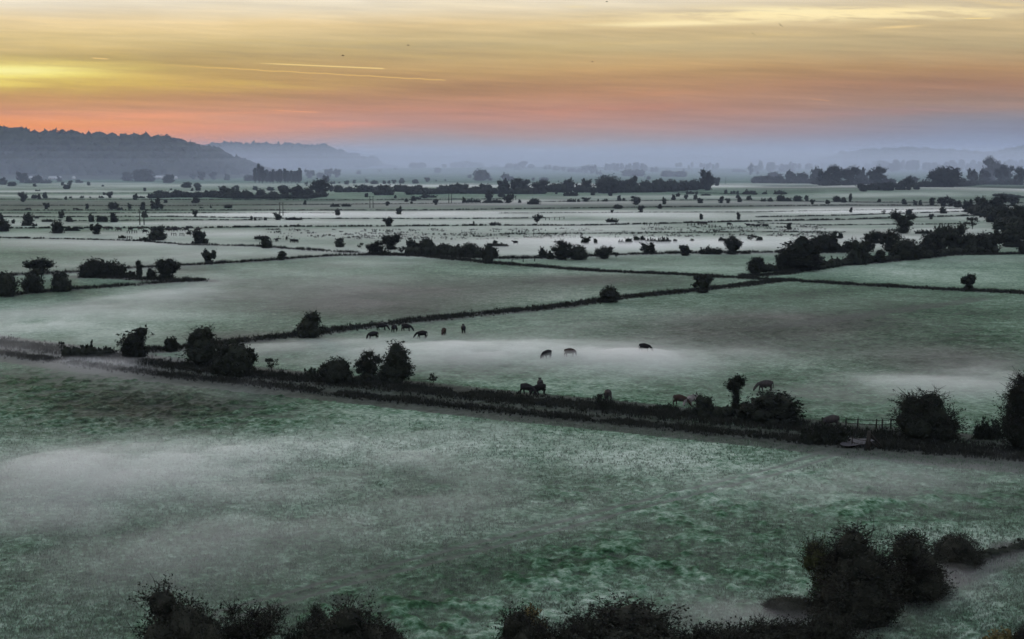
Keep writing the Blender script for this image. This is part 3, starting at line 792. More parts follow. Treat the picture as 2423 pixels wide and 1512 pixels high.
# ---- left hedges
G3 = 'bushes on the left hand hedge spit'
rows('''E 50 605 200 195 dome | big black bush cut by the left edge, nearest on the hedge spit
E 280 575 175 185 bush | shaggy black bush second from left edge on the hedge spit
E 545 565 150 155 bush | squat black bush alone on the lower hedge of the spit
E 340 415 215 130 open | broad see-through bush behind the two left black ones
E 830 440 230 145 dome | left half of the long black thicket on the upper hedge
E 985 445 190 125 wide | right half of the long black thicket on the upper hedge
E 1140 445 130 50 low | low scrub joining the long thicket to the thin tree
E 1215 440 55 135 tall | thin upright tree right of the long black thicket
E 1320 460 90 90 bush | small bush hugging the big block shaped bush
E 1450 465 200 170 round | big block shaped black bush at the tip of the spit
E 1822 328 115 118 round | lone round bush on the long left hedge line
F 245 294 75 78 tall | small upright bush on the long left hedge right of the lone round one
F 125 190 85 80 bush | small dark bush behind the long left hedge, cattle left of it
F 755 182 75 75 bush | small dark bush by itself left of the ragged middle hedge
''', '', G3)
# ---- middle hedge row in mist
rows('''F 940 195 50 50 sparse
F 1060 250 135 115 open
F 1150 255 80 55 low
F 1200 205 140 130 open
F 1295 240 70 65 sparse
F 1385 242 95 120 bush
F 1440 238 80 90 tall
F 1510 243 130 128 dome
F 1590 240 90 75 bush
F 1665 245 130 90 dome
F 1780 255 85 85 bush
F 1890 265 150 110 dome
F 1960 268 100 80 low
F 2050 322 115 155 dome
F 2095 272 80 85 bush
F 2130 178 170 28 low
F 2110 160 35 35 bush
G 320 272 75 82 bush
G 385 285 60 60 bush
G 480 292 160 155 open
G 615 290 150 115 dome
G 850 282 135 100 open
G 955 278 40 55 sparse
G 1225 242 110 95 open
G 1275 240 65 65 bush
G 1560 257 92 88 round
G 1965 245 140 130 round
G 1780 245 160 55 low
G 2080 240 80 18 low
''', 'along the ragged middle hedge', 'bushes of the ragged middle hedge row')
rows('''G 690 160 80 68 open
G 775 162 32 55 tall
G 1000 158 50 35 low
G 1060 158 70 52 bush
G 1135 145 55 60 tall
G 1180 142 40 60 tall
G 1250 148 85 45 low
G 1365 150 115 50 low
G 1470 145 40 35 bush
G 1620 140 40 35 sparse
G 1875 140 65 45 bush
G 1970 130 70 45 dome
G 2130 128 90 55 sparse
G 2200 128 60 40 bush
''', 'half sunk in mist behind the middle hedge', 'bushes half sunk in mist')
# ---- right hand hedge
rows('''J 170 282 90 120 bush
J 265 278 240 190 flame
J 350 270 80 130 bush
J 425 160 150 105 dome
J 520 162 90 45 low
J 485 80 35 50 tall
J 520 80 30 40 bush
J 580 158 80 60 bush
J 630 238 115 140 bush
J 700 160 70 85 open
J 778 228 62 80 tall
J 740 110 120 75 open
J 830 160 110 120 open
J 930 208 170 120 dome
J 1010 200 70 70 bush
J 1080 192 100 80 bush
J 1090 150 130 100 dome
J 1150 150 100 140 bush
J 1235 165 130 160 tree
J 1330 165 120 110 dome
J 1440 162 150 112 dome
J 1515 110 75 85 bush
J 1600 130 120 100 bush
J 1675 175 50 75 bush
''', 'along the right hand hedge', 'bushes and trees of the right hand hedge')
# ---- right edge group
G6 = 'trees massed at the right edge'
rows('''D 1320 1035 185 185 open | ragged open tree with sky holes standing in mist at right
D 1500 1038 115 35 low | low dark scrub right of the ragged open tree
D 1955 995 115 105 sparse | faint bare bush dissolving in mist left of the dark mass
D 2030 855 110 145 tree
D 2110 875 120 135 tree
D 2200 850 115 160 tree
D 2235 935 150 150 dome
D 2130 930 120 90 dome
D 2325 780 90 82 tree
D 2300 965 140 150 tree
D 2400 1000 150 200 tree
D 2390 850 90 60 bush
D 2190 1000 120 80 bush
D 2420 1090 160 150 dome
D 2300 1075 150 110 bush
''', 'in the dark wood at right edge', G6)
# ---- lone bushes in the white bands
rows('''A 25 1015 120 102 dome | round dark bush cut by the left edge in the white mist band
A 5 908 42 62 bush
A 255 955 95 95 bush
A 240 965 75 25 low
A 315 968 40 22 low
A 122 944 30 36 bush
A 335 896 36 20 low
A 430 928 90 24 low
A 520 1032 98 104 bush
A 547 935 34 34 sparse
A 660 1010 115 30 low
A 738 994 35 14 low
A 875 1042 102 92 round
A 555 895 62 62 round
A 635 927 62 48 bush
A 828 928 52 70 bush
A 925 928 92 52 wide
A 1035 930 78 78 bush
A 1317 888 46 58 bush
A 1775 882 46 58 round
A 2285 915 25 40 tall
A 2320 915 22 28 bush
A 2410 912 25 26 bush
B 112 914 28 26 bush
B 222 913 66 62 open
B 370 912 135 24 low
B 380 970 105 16 low
B 768 873 42 62 tall
B 1325 862 52 62 bush
B 1228 968 86 78 round
B 2002 950 16 28 tall
B 2195 956 85 24 low
B 1600 960 12 18 bush
C 275 952 88 90 sparse
C 958 933 94 34 low
C 1768 908 30 55 tall
C 2105 908 34 64 tall
C 958 848 24 30 round
C 1220 843 52 62 round
C 1010 808 74 36 dome
C 1392 808 36 42 bush
D 285 1000 46 62 tall
D 850 846 30 48 tall
D 1145 866 38 44 sparse
D 1380 866 52 50 bush
D 1578 904 40 48 round
D 1690 852 60 58 bush
E 1375 120 135 110 bush
E 1260 122 90 28 low
E 1065 105 65 26 low
E 1745 152 112 110 bush
E 1665 85 80 48 sparse
E 2310 190 80 90 bush
F 60 110 90 30 low
''', 'among bushes dotting the white mist bands', 'lone bushes dotting the white mist bands')
# ---- far dark green pasture
rows('''A 210 746 70 82 open
A 315 713 52 32 dome
A 358 717 30 42 bush
A 412 713 42 52 bush
A 598 727 25 30 bush
A 640 713 22 16 low
A 745 709 32 16 low
A 820 709 20 12 bush
A 998 710 52 54 round
A 948 683 26 24 bush
A 920 709 42 16 low
A 1230 727 42 48 bush
A 1280 712 64 18 low
A 422 812 46 56 round
A 792 808 26 42 bush
A 1028 810 92 58 dome
A 1090 816 42 18 low
A 1178 807 36 42 bush
A 1297 818 56 66 bush
A 1400 808 62 60 bush
A 1435 808 40 92 tall
A 1467 808 40 42 bush
A 1505 755 30 26 bush
A 1775 755 60 48 bush
A 1830 803 36 12 low
A 1917 802 20 22 bush
A 2072 803 74 30 dome
A 690 813 46 12 low
A 255 813 42 12 low
B 468 770 30 36 bush
B 1030 702 36 34 bush
B 1290 712 20 26 bush
B 1218 780 40 36 round
B 1390 746 30 30 bush
B 1455 736 50 42 dome
B 1500 720 42 20 low
B 1440 762 24 22 bush
B 1555 712 46 46 dome
B 1590 706 130 22 low
B 1658 772 46 48 round
B 745 790 74 24 low
B 845 788 74 24 low
B 1917 752 36 42 bush
B 1965 750 62 32 low
B 2030 750 64 26 low
B 2145 738 72 88 tree
B 2180 754 150 28 low
B 2260 702 62 42 dome
B 2320 757 92 78 open
C 118 754 26 30 bush
C 250 768 104 48 dome
C 590 747 74 28 low
C 655 746 26 26 bush
C 720 744 66 38 open
C 830 742 14 24 tall
C 895 742 42 24 low
C 1025 737 36 48 bush
C 1065 736 24 24 bush
C 1175 772 78 74 open
C 1430 767 36 54 bush
''', 'on the far dark pasture', 'bushes on the far dark pasture')
rows('''C 450 674 22 28 bush
C 580 692 116 42 low
C 785 686 42 32 bush
C 940 692 42 42 bush
C 1515 727 32 48 bush
C 1557 699 36 30 bush
C 1630 722 32 44 open
C 1665 677 62 24 low
C 1727 677 26 24 bush
C 1715 722 30 40 bush
C 1755 757 46 42 bush
C 1810 690 76 16 low
C 1948 757 46 58 round
C 2010 757 42 42 round
C 1990 672 26 34 bush
C 2040 672 22 24 bush
C 2066 672 22 26 bush
C 2100 674 26 28 bush
C 2118 748 34 48 bush
C 2098 712 30 32 bush
C 2205 726 42 36 bush
C 2210 677 116 32 low
C 2345 675 40 26 low
C 2330 742 40 28 low
C 2398 742 40 30 bush
D 200 677 84 32 low
D 258 676 26 18 bush
D 110 742 40 30 bush
D 210 740 74 52 dome
D 275 740 64 30 low
D 365 740 72 48 dome
D 448 740 40 52 tall
D 500 768 46 44 round
D 638 764 42 36 bush
D 718 746 64 50 dome
D 785 752 46 46 bush
D 845 744 28 66 tall
D 1105 747 34 28 bush
D 1335 767 46 46 bush
D 1435 772 42 36 bush
D 1483 772 30 42 bush
D 1588 778 46 68 tall
D 1690 788 92 86 tree
D 1755 788 72 72 tree
D 1820 798 72 62 dome
D 1905 842 86 108 tree
''', 'on the pasture right of centre', 'bushes on the pasture before the right woods')
# ---- far hedgerows : crowns rising from the hedges
rows('''A 1370 714 46 44 round
A 1450 708 105 62 dome
A 1520 706 60 52 dome
A 1610 706 95 62 dome
A 1680 706 80 52 dome
A 1745 706 60 42 bush
A 1800 708 70 52 dome
A 1880 704 40 58 bush
A 1945 706 80 62 dome
A 2050 708 130 96 tree
A 2150 716 90 70 dome
A 2240 718 100 72 dome
B 65 708 95 70 dome
B 180 716 90 60 dome
B 275 714 80 105 tree
B 395 716 120 110 tree
B 490 716 110 90 dome
B 610 694 145 140 tree | biggest tree of the left far hedgerow, at its right end
''', 'in the left far hedgerow', 'crowns of the left far hedgerow')
rows('''B 705 652 42 58 open
B 780 658 84 60 dome
B 860 658 80 48 bush
B 965 658 84 64 tree
B 1045 656 80 60 tree
B 1120 652 60 46 bush
B 1212 684 130 88 dome
B 1330 652 100 56 dome
B 1420 680 90 60 dome
B 1500 660 90 60 dome
B 1720 668 110 70 dome
B 1800 668 80 72 tree
B 1890 668 120 84 tree
B 2010 668 90 58 dome
B 2110 668 110 80 tree
B 2270 674 100 124 tree
B 2390 672 90 126 tree
C 140 668 140 122 tree
C 310 672 140 116 tree
C 440 656 120 70 dome
C 565 660 92 116 tree
C 650 655 60 70 bush
C 730 658 90 112 tree
C 920 668 230 146 dome | widest smooth domed crown in the middle of the far hedgerow
C 1040 660 90 100 dome
C 1140 660 110 132 tree
C 1260 660 110 96 dome
C 1380 658 130 106 dome
C 1500 650 100 98 dome
C 1600 645 110 86 dome
C 1700 640 100 86 dome
C 1820 640 115 168 tree | tall round crowned tree ending the long middle far hedgerow
C 1910 600 52 72 round
''', 'in the middle far hedgerow', 'crowns of the middle far hedgerow')
rows('''C 2290 572 110 56 dome
C 2385 572 100 58 dome
D 60 574 110 60 dome
D 160 548 115 68 open
D 200 576 100 62 dome
D 297 574 82 104 tree
D 400 577 120 88 dome
D 540 577 115 124 dome
D 610 597 110 134 tree
D 720 594 150 164 tree
D 850 592 130 152 tree
D 930 582 80 132 tree
D 980 577 62 82 bush
D 1090 592 155 150 tree
''', 'in the wood left of the round right crowns', 'trees of the right centre wood')
rows('''D 965 656 64 52 dome
D 1060 648 100 42 low
D 1170 652 130 62 wide
D 1375 642 84 112 tree
D 1300 642 82 42 low
D 1450 632 62 42 bush
D 1220 592 80 52 dome
D 1310 596 70 50 bush
D 1400 590 110 70 dome
D 1530 602 80 52 low
D 1700 614 245 170 dome | largest dome shaped crown at the right, before the tall poplars
D 1620 612 90 50 bush
D 1860 604 82 68 dome
D 1955 588 86 130 tree
D 2060 582 92 120 tree
D 2060 584 100 60 dome
D 2125 562 130 205 tree | tallest dark tree at far right behind the right hand wood
D 2215 584 102 150 tree
D 2265 574 110 150 tree
D 2300 586 80 50 dome
D 2390 592 102 150 tree
''', 'in the right far wood', 'trees of the right far wood')
# ---- hazy plain
rows('''A 610 629 62 40 dome
A 635 596 42 42 round
A 345 648 42 13 low
A 805 596 26 30 bush
A 935 606 20 16 bush
A 570 596 26 30 bush
A 318 606 30 26 bush
A 110 602 72 36 dome
A 30 590 60 60 dome
A 200 572 84 90 tree
A 260 576 60 40 low
A 340 574 92 64 dome
A 420 576 80 30 low
A 540 562 42 42 bush
A 720 572 60 26 low
A 890 532 82 84 dome
A 1000 524 60 70 tree
A 1160 557 84 76 dome
A 1300 560 200 100 dome | broad rounded grove in haze at the foot of the left hill
A 1530 574 96 72 dome
A 1830 547 62 74 tree
A 1755 540 50 52 tree
A 1937 543 58 64 tree
A 2060 548 50 52 bush
A 1700 617 86 48 dome
A 1790 612 62 36 dome
A 1798 644 52 34 dome
A 1745 647 26 26 bush
A 1315 647 28 30 bush
A 1553 640 22 16 bush
A 2320 637 46 34 dome
A 2155 640 32 42 bush
A 2122 642 34 34 bush
A 2260 555 90 50 dome
B 155 642 62 32 dome
B 278 628 52 34 dome
B 850 587 38 32 bush
B 918 577 26 30 bush
B 1030 570 28 30 bush
B 1100 584 62 32 dome
B 1190 582 32 30 bush
B 1233 580 28 28 bush
B 1278 580 38 36 round
B 1350 578 52 44 dome
B 1472 579 52 36 dome
B 1580 565 44 40 round
B 510 532 82 74 tree
B 610 525 72 42 dome
B 685 522 66 72 tree
B 760 522 72 70 tree
B 660 582 52 74 tree
B 720 582 40 22 low
B 480 588 32 22 bush
B 780 577 22 14 bush
B 1660 560 14 16 bush
B 1745 556 16 16 bush
B 2065 553 135 94 dome | big round grove standing alone in blue haze at centre
B 1965 530 40 30 bush
B 2150 552 40 26 bush
B 2290 552 60 62 open
B 2335 552 60 36 dome
C 20 552 60 36 dome
C 240 552 30 26 bush
C 340 552 70 26 low
C 1290 543 34 30 dome
C 1105 512 110 54 dome
C 1200 514 110 56 dome
C 1465 518 110 52 dome
C 1575 518 120 48 dome
C 2280 498 26 26 bush
''', 'on the hazy plain beyond the hedges', 'trees on the hazy plain')
# ---- the low island of higher ground
rows('''B 960 492 42 32 dome
B 1150 478 20 22 bush
B 1290 466 20 18 bush
B 1455 458 80 44 dome
B 1525 458 80 44 dome
B 1675 452 60 44 dome
B 1735 450 46 30 dome
B 1830 444 80 54 dome
B 1910 444 92 66 tree
B 1990 444 80 60 tree
B 2060 444 82 50 dome
B 2190 440 72 30 dome
B 2310 442 70 26 dome
B 2400 446 60 22 low
C 25 466 70 44 dome
C 90 466 60 38 dome
C 148 466 70 60 tree
C 220 466 60 36 dome
C 355 468 44 34 dome
C 390 468 26 40 tall
C 450 470 62 38 dome
C 515 472 38 40 tree
C 590 474 76 36 dome
C 665 478 50 34 low
C 720 482 70 66 tree
C 780 486 80 70 tree
C 840 496 50 30 low
''', 'on the low hazy rise', 'trees on the low hazy rise')
# ---- poplars
rows('''B 17 575 41 127 poplar
B 54 575 45 160 poplar
B 82 577 53 137 poplar
B 123 574 49 113 poplar
B 155 574 39 99 poplar
B 179 577 37 121 poplar
B 220 573 53 100 poplar
B 246 576 52 119 poplar
B 290 576 41 128 poplar
B 314 573 52 107 poplar
B 348 576 39 107 poplar
B 383 573 53 98 poplar
B 412 574 52 104 poplar
B 425 573 38 130 poplar
''', 'in the compact left poplar stand', 'compact left stand of poplars')
rows('''C 905 472 34 66 poplar
C 935 471 61 55 poplar
C 974 470 50 61 poplar
C 1003 474 44 70 poplar
C 1046 470 41 60 poplar
C 1094 474 42 61 poplar
C 1117 473 38 69 poplar
C 1166 477 49 80 poplar
C 1183 472 57 75 poplar
C 1235 478 47 76 poplar
C 1261 472 41 58 poplar
C 1323 478 39 46 poplar
C 1360 474 44 44 dome
C 1546 453 31 39 poplar
C 1577 453 34 42 poplar
C 1608 452 25 40 poplar
C 1654 453 22 45 poplar
C 1682 459 26 45 poplar
C 1769 462 34 45 poplar
C 1796 462 22 38 poplar
C 1824 467 38 52 poplar
C 1845 463 30 50 poplar
C 1876 467 28 48 poplar
C 1910 465 41 54 poplar
C 2080 474 70 26 dome
C 2140 474 60 18 low
C 2218 500 46 96 tree
C 2266 477 63 59 poplar
C 2305 471 44 84 poplar
C 2376 473 36 68 poplar
C 2406 471 48 73 poplar
''', 'in the broken centre poplar line', 'broken centre line of poplars')
rows('''D 25 462 36 72 poplar
D 97 459 28 58 poplar
D 134 455 61 75 poplar
D 172 457 36 34 poplar
D 219 462 30 52 poplar
D 255 472 120 60 dome
D 298 461 37 66 poplar
D 336 457 56 57 poplar
D 381 458 35 55 poplar
D 460 456 59 55 poplar
D 489 449 39 51 poplar
D 540 446 45 42 poplar
D 586 440 49 47 poplar
D 615 438 44 47 poplar
D 669 437 73 46 poplar
D 807 434 57 55 poplar
D 841 434 54 45 poplar
D 890 441 49 40 poplar
D 994 445 69 50 poplar
D 1065 446 56 67 poplar
D 1109 458 67 82 poplar
D 1155 458 78 76 poplar
D 1226 475 92 77 poplar
D 1265 473 78 99 poplar
D 1320 460 40 91 poplar
D 1374 466 68 87 poplar
D 1412 465 46 95 poplar
D 1446 467 49 94 poplar
D 1524 465 55 71 poplar
D 1560 464 60 69 poplar
D 1612 464 67 70 poplar
D 1660 475 80 60 dome
D 1721 466 64 75 poplar
D 1762 464 59 91 poplar
D 1796 470 52 75 poplar
D 1853 463 63 93 poplar
D 1914 465 57 63 poplar
D 1961 462 58 87 poplar
D 2014 466 47 80 poplar
D 2062 464 59 85 poplar
D 2187 461 54 84 poplar
D 2246 460 51 76 poplar
D 2288 459 68 95 poplar
D 2339 458 64 78 poplar
D 2399 455 61 86 poplar
''', 'in the long right poplar line', 'long right hand line of poplars')
# ------------------------------------------------------------------ rank grass and sedge along the ditches: ground cover
def blades(mb, x, y, z, h, wd, r, n=6):
    """a tuft of n bent blades at every point"""
    m = len(x)
    for k in range(n):
        a = r.uniform(0, 6.283, m); lean = r.uniform(.1, .55, m) * h
        hh = h * r.uniform(.6, 1.2, m); bx = x + r.normal(0, .25, m) * h; by = y + r.normal(0, .25, m) * h
        px, py = -np.sin(a) * wd / 2, np.cos(a) * wd / 2
        tx, ty = bx + np.cos(a) * lean, by + np.sin(a) * lean
        V = np.stack([np.stack([bx - px, by - py, z - .08], 1), np.stack([bx + px, by + py, z - .08], 1), np.stack([tx, ty, z + hh], 1)], 1).reshape(-1, 3)
        mb.add(V, None, np.arange(m * 3).reshape(-1, 3))

def strip(name, pts, hw, h, per_m2, wd, label, cat, seed, mat=None):
    P = polyline(pts) if not isinstance(pts, np.ndarray) else pts
    r = np.random.default_rng(seed); mb = MB()
    for i in range(len(P) - 1):
        a, b = P[i], P[i + 1]; L = np.hypot(*(b - a)); n = max(2, int(L * 2 * hw * per_m2))
        t = r.uniform(0, 1, n); o = r.normal(0, .5, n) * hw
        nx, ny = -(b - a)[1] / L, (b - a)[0] / L
        x = a[0] + (b - a)[0] * t + nx * o; y = a[1] + (b - a)[1] * t + ny * o
        clump = vnoise(x / 4, y / 4, seed)
        keep = clump > .1; x, y, clump = x[keep], y[keep], clump[keep]
        if len(x): blades(mb, x, y, ground_z(x, y) + .10, h * (.5 + .9 * clump), wd, r)
    o = link(name, mb.mesh(name, [mat or M_GRASS])); tag(o, label, cat, None, 'stuff'); return o

strip('rough_grass', DITCH['main upper'][0], 4.2, .48, 7.0, .10, 'rank dark grass on the upper bank of the near ditch', 'grass', 1)
strip('rough_grass', DITCH['main lower'][0], 2.4, .42, 8.0, .10, 'rank dark grass on the lower bank of the near ditch', 'grass', 2)
strip('rough_grass', DITCH['diagonal'][0], 3.4, .6, 4.0, .13, 'rank dark grass along the diagonal ditch', 'grass', 3)
strip('rough_grass', DITCH['cross'][0], 3.2, .65, 3.0, .16, 'rank dark grass along the cross ditch', 'grass', 4)
strip('rough_grass', DITCH['right'][0], 3.2, .7, 3.0, .16, 'dark grass under the right hand hedge', 'grass', 5)
strip('rough_grass', DITCH['left tip upper'][0], 4.0, 1.0, 1.6, .16, 'dark growth on the upper side of the left hedge spit', 'grass', 6)
strip('rough_grass', DITCH['left tip lower'][0], 2.6, .9, 1.8, .16, 'dark growth on the lower side of the left hedge spit', 'grass', 7)
strip('rough_grass', DITCH['left long'][0], 2.4, 1.0, 1.6, .18, 'dark grass along the long left hedge line', 'grass', 8)
strip('rough_grass', DITCH['hedge foot'][0], 3.0, 1.1, 1.5, .2, 'dark growth at the foot of the ragged middle hedge', 'grass', 9)
strip('rough_grass', DITCH['left mist'][0], 2.6, .9, 1.2, .2, 'grass bank in mist running to the middle hedge', 'grass', 10)
strip('rough_grass', DITCH['corner drain'][0], 1.3, .35, 6.0, .06, 'brown rank grass along the drain at lower right', 'grass', 12)
for i, (pts, h) in enumerate(FARLINES):
    strip('ditch_growth', pts, 2.0, h * .55, .5, .8, f'dark line of growth on a far ditch, {ORD[i]} of fifteen', 'ditch growth', 40 + i)
# rushes dotting the misty pasture
def rushes():
    r = np.random.default_rng(5); mb = MB(); X = []; Y = []
    while len(X) < 330:
        vx = r.uniform(640, 1960); vy = r.uniform(543, 568) - (.012 * (vx - 1200) if vx > 1200 else 0)
        if vnoise(np.array([vx / 60]), np.array([vy / 6]), 8)[0] + .35 * r.uniform() < .5: continue
        x, y, d = survey(vx, vy); X.append(x); Y.append(y)
    X = np.array(X); Y = np.array(Y); k = r.uniform(.8, 2.6, len(X))
    for q in range(5):
        ox = r.normal(0, .9, len(X)) * k; oy = r.normal(0, 1.0, len(X)) * k
        blades(mb, X + ox, Y + oy, np.zeros(len(X)), r.uniform(.5, 1.0, len(X)), .3, r, 6)
    o = link('rushes', mb.mesh('rushes', [M_GRASS])); tag(o, 'dark rush tufts scattered over the misty cattle pasture', 'rushes', None, 'stuff')
rushes()
# taller grass tufts and weeds among the near pasture
def near_tufts():
    r = np.random.default_rng(15); mb = MB(); n = 1300
    vx = r.uniform(-60, 2480, n); vy = 1080 + 480 * r.uniform(0, 1, n) ** .9
    p = np.array([survey(a, b)[:2] for a, b in zip(vx, vy)])
    keep = (vnoise(p[:, 0] / 7, p[:, 1] / 7, 61) > .55) & (line_dist(p[:, 0], p[:, 1], FORK) > 2.2); p = p[keep]
    blades(mb, p[:, 0], p[:, 1], ground_z(p[:, 0], p[:, 1]) + .1, r.uniform(.12, .3, len(p)), .05, r, 9)
    n = 95000; vx = r.uniform(-60, 2480, n); vy = 985 + 560 * r.uniform(0, 1, n) ** .8
    b = (CY - vy) / FV; tt = -CAM_H / (-sp + b * cp); q = np.stack([(vx - CX) / FV * tt, (cp + b * sp) * tt], 1)
    q = q[(np.abs(line_dist(q[:, 0], q[:, 1], FORK) - 1.0) > .78) & (line_dist(q[:, 0], q[:, 1], DW['main lower']) > 4)]
    hh = r.uniform(.07, .2, len(q)) * np.clip(q[:, 1] / 130, .8, 1.5)
    blades(mb, q[:, 0], q[:, 1], ground_z(q[:, 0], q[:, 1]) + .12, hh, .055, r, 4)
    m, t = material('tussock_grass')
    P = t.n('ShaderNodeNewGeometry'); k = t.m('ADD', t.m('MULTIPLY', t.noise(P.outputs['Position'], .30, 4, .6), 1.0), t.m('MULTIPLY', t.noise(P.outputs['Position'], .75, 3, .6), 1.0))
    k = t.m('ADD', t.m('SUBTRACT', k, .5), t.m('MULTIPLY', t.m('SUBTRACT', P.outputs['Random Per Island'], .5), .5))
    cc = t.ramp(k, [(0.1, (0.012, 0.024, 0.014)), (0.5, (0.06, 0.095, 0.062)), (0.9, (0.20, 0.25, 0.20))])
    bb = t.n('ShaderNodeBsdfPrincipled', i={'Base Color': cc, 'Roughness': .9, 'Specular IOR Level': .1}); t.n('ShaderNodeOutputMaterial', i={'Surface': bb.outputs[0]})
    o = link('grass_tufts', mb.mesh('grass_tufts', [m])); tag(o, 'coarse grass tufts in the near pasture', 'grass', None, 'stuff')
near_tufts()

# ------------------------------------------------------------------ continuous hedges
def hedge(pts, h, wd, label, seed, group='far hedges'):
    P = [survey(*p)[:2] for p in pts]; r = np.random.default_rng(seed); L = []
    cx = np.mean([p[0] for p in P]); cy = np.mean([p[1] for p in P])
    for i in range(len(P) - 1):
        a = np.array(P[i]); b = np.array(P[i + 1]); n = max(2, int(np.hypot(*(b - a)) / (wd * .55)))
        for t in np.linspace(0, 1, n, endpoint=False):
            q = a + (b - a) * t + r.normal(0, wd * .12, 2); hh = h * r.uniform(.55, 1.15)
            g = gz(q[0], q[1])
            L.append(((q[0] - cx, q[1] - cy, g + hh * .42), (wd * r.uniform(.45, .7), wd * .5, hh * .6)))
    mb = MB(); foliage(mb, L, r, len(L) * 70, h * .15, True, 1.0, .3 * h, h * .22)
    o = link('hedge', mb.mesh('hedge', [M_LEAF]), None, (cx, cy, 0)); tag(o, label, 'hedge', group)
def cr(c, *pts): return [conv(c, *p)[:2] for p in pts]
hedge(cr('A', (1375, 712), (1600, 706), (1900, 704), (2100, 712), (2423, 718)) + cr('B', (300, 716), (480, 718), (660, 694)), 5.2, 8, 'long dark hedge under the crowns of the left far hedgerow', 1)
hedge(cr('B', (755, 656), (960, 656), (1150, 652)), 4.7, 8, 'short dark hedge, upper piece right of the big hedgerow tree', 2)
hedge(cr('B', (1110, 684), (1280, 682)), 5.9, 8, 'short block of hedge below the upper piece, at centre left', 3)
hedge(cr('B', (1310, 652), (1500, 660)) + cr('B', (1500, 678), (1800, 670), (2100, 672), (2400, 674)) + cr('C', (140, 674), (360, 672)), 7.2, 9, 'dark hedge along the left half of the middle far hedgerow', 4)
hedge(cr('C', (390, 656), (520, 660), (700, 660), (920, 662), (1130, 662), (1400, 660), (1650, 642), (1870, 638)), 9.8, 10, 'thick dark hedge along the right half of the middle far hedgerow', 5)
hedge(cr('C', (2240, 574)) + cr('D', (200, 577), (500, 578), (620, 600), (800, 596), (1000, 584), (1170, 592)), 8.5, 10, 'dark hedge at the foot of the right centre wood', 6)
hedge(cr('D', (940, 656), (1150, 652), (1380, 642), (1600, 622), (1850, 606), (2050, 588), (2423, 592)), 6.5, 10, 'dark hedge at the foot of the right far wood', 7)
hedge(cr('D', (1985, 856), (2150, 900), (2250, 960), (2423, 1040), (2560, 1080)), 7.2, 8, 'solid black undergrowth of the wood at the right edge', 8)
hedge(cr('D', (2180, 700), (2423, 712)), 2.9, 8, 'faint hedge left of the right edge wood', 9)
hedge(cr('E', (600, 1140), (800, 1142), (1010, 1128)), 2.1, 2.4, 'low black hedge leading left from the ragged black bush at the near ditch', 10, 'near hedges')
hedge(cr('F', (820, 1372), (1000, 1352), (1120, 1352), (1330, 1378)), 2.0, 2.4, 'low black hedge under the flame shaped tree', 11, 'near hedges')
hedge(cr('H', (1700, 755), (1900, 735), (2050, 760), (2200, 800), (2400, 790)), 2.0, 2.4, 'low black hedge from the spiky bush past the dead trunk', 12, 'near hedges')
hedge(cr('J', (20, 286), (200, 280), (390, 268), (560, 242), (830, 214), (1010, 205), (1180, 178), (1330, 168), (1530, 166)), 2.9, 4, 'low dark hedge joining the bushes of the right hand hedge', 13, 'middle hedges')
hedge(cr('F', (1360, 246), (1500, 248), (1740, 254), (1980, 272)), 3.4, 4, 'low dark hedge joining the bushes of the ragged middle hedge', 14, 'middle hedges')

hedge([(2292, 1347), (2350, 1322), (2422, 1298), (2540, 1258)], 1.0, 1.6, 'low brown hedge along the drain from the third foreground bush to the right edge', 15, 'near hedges')

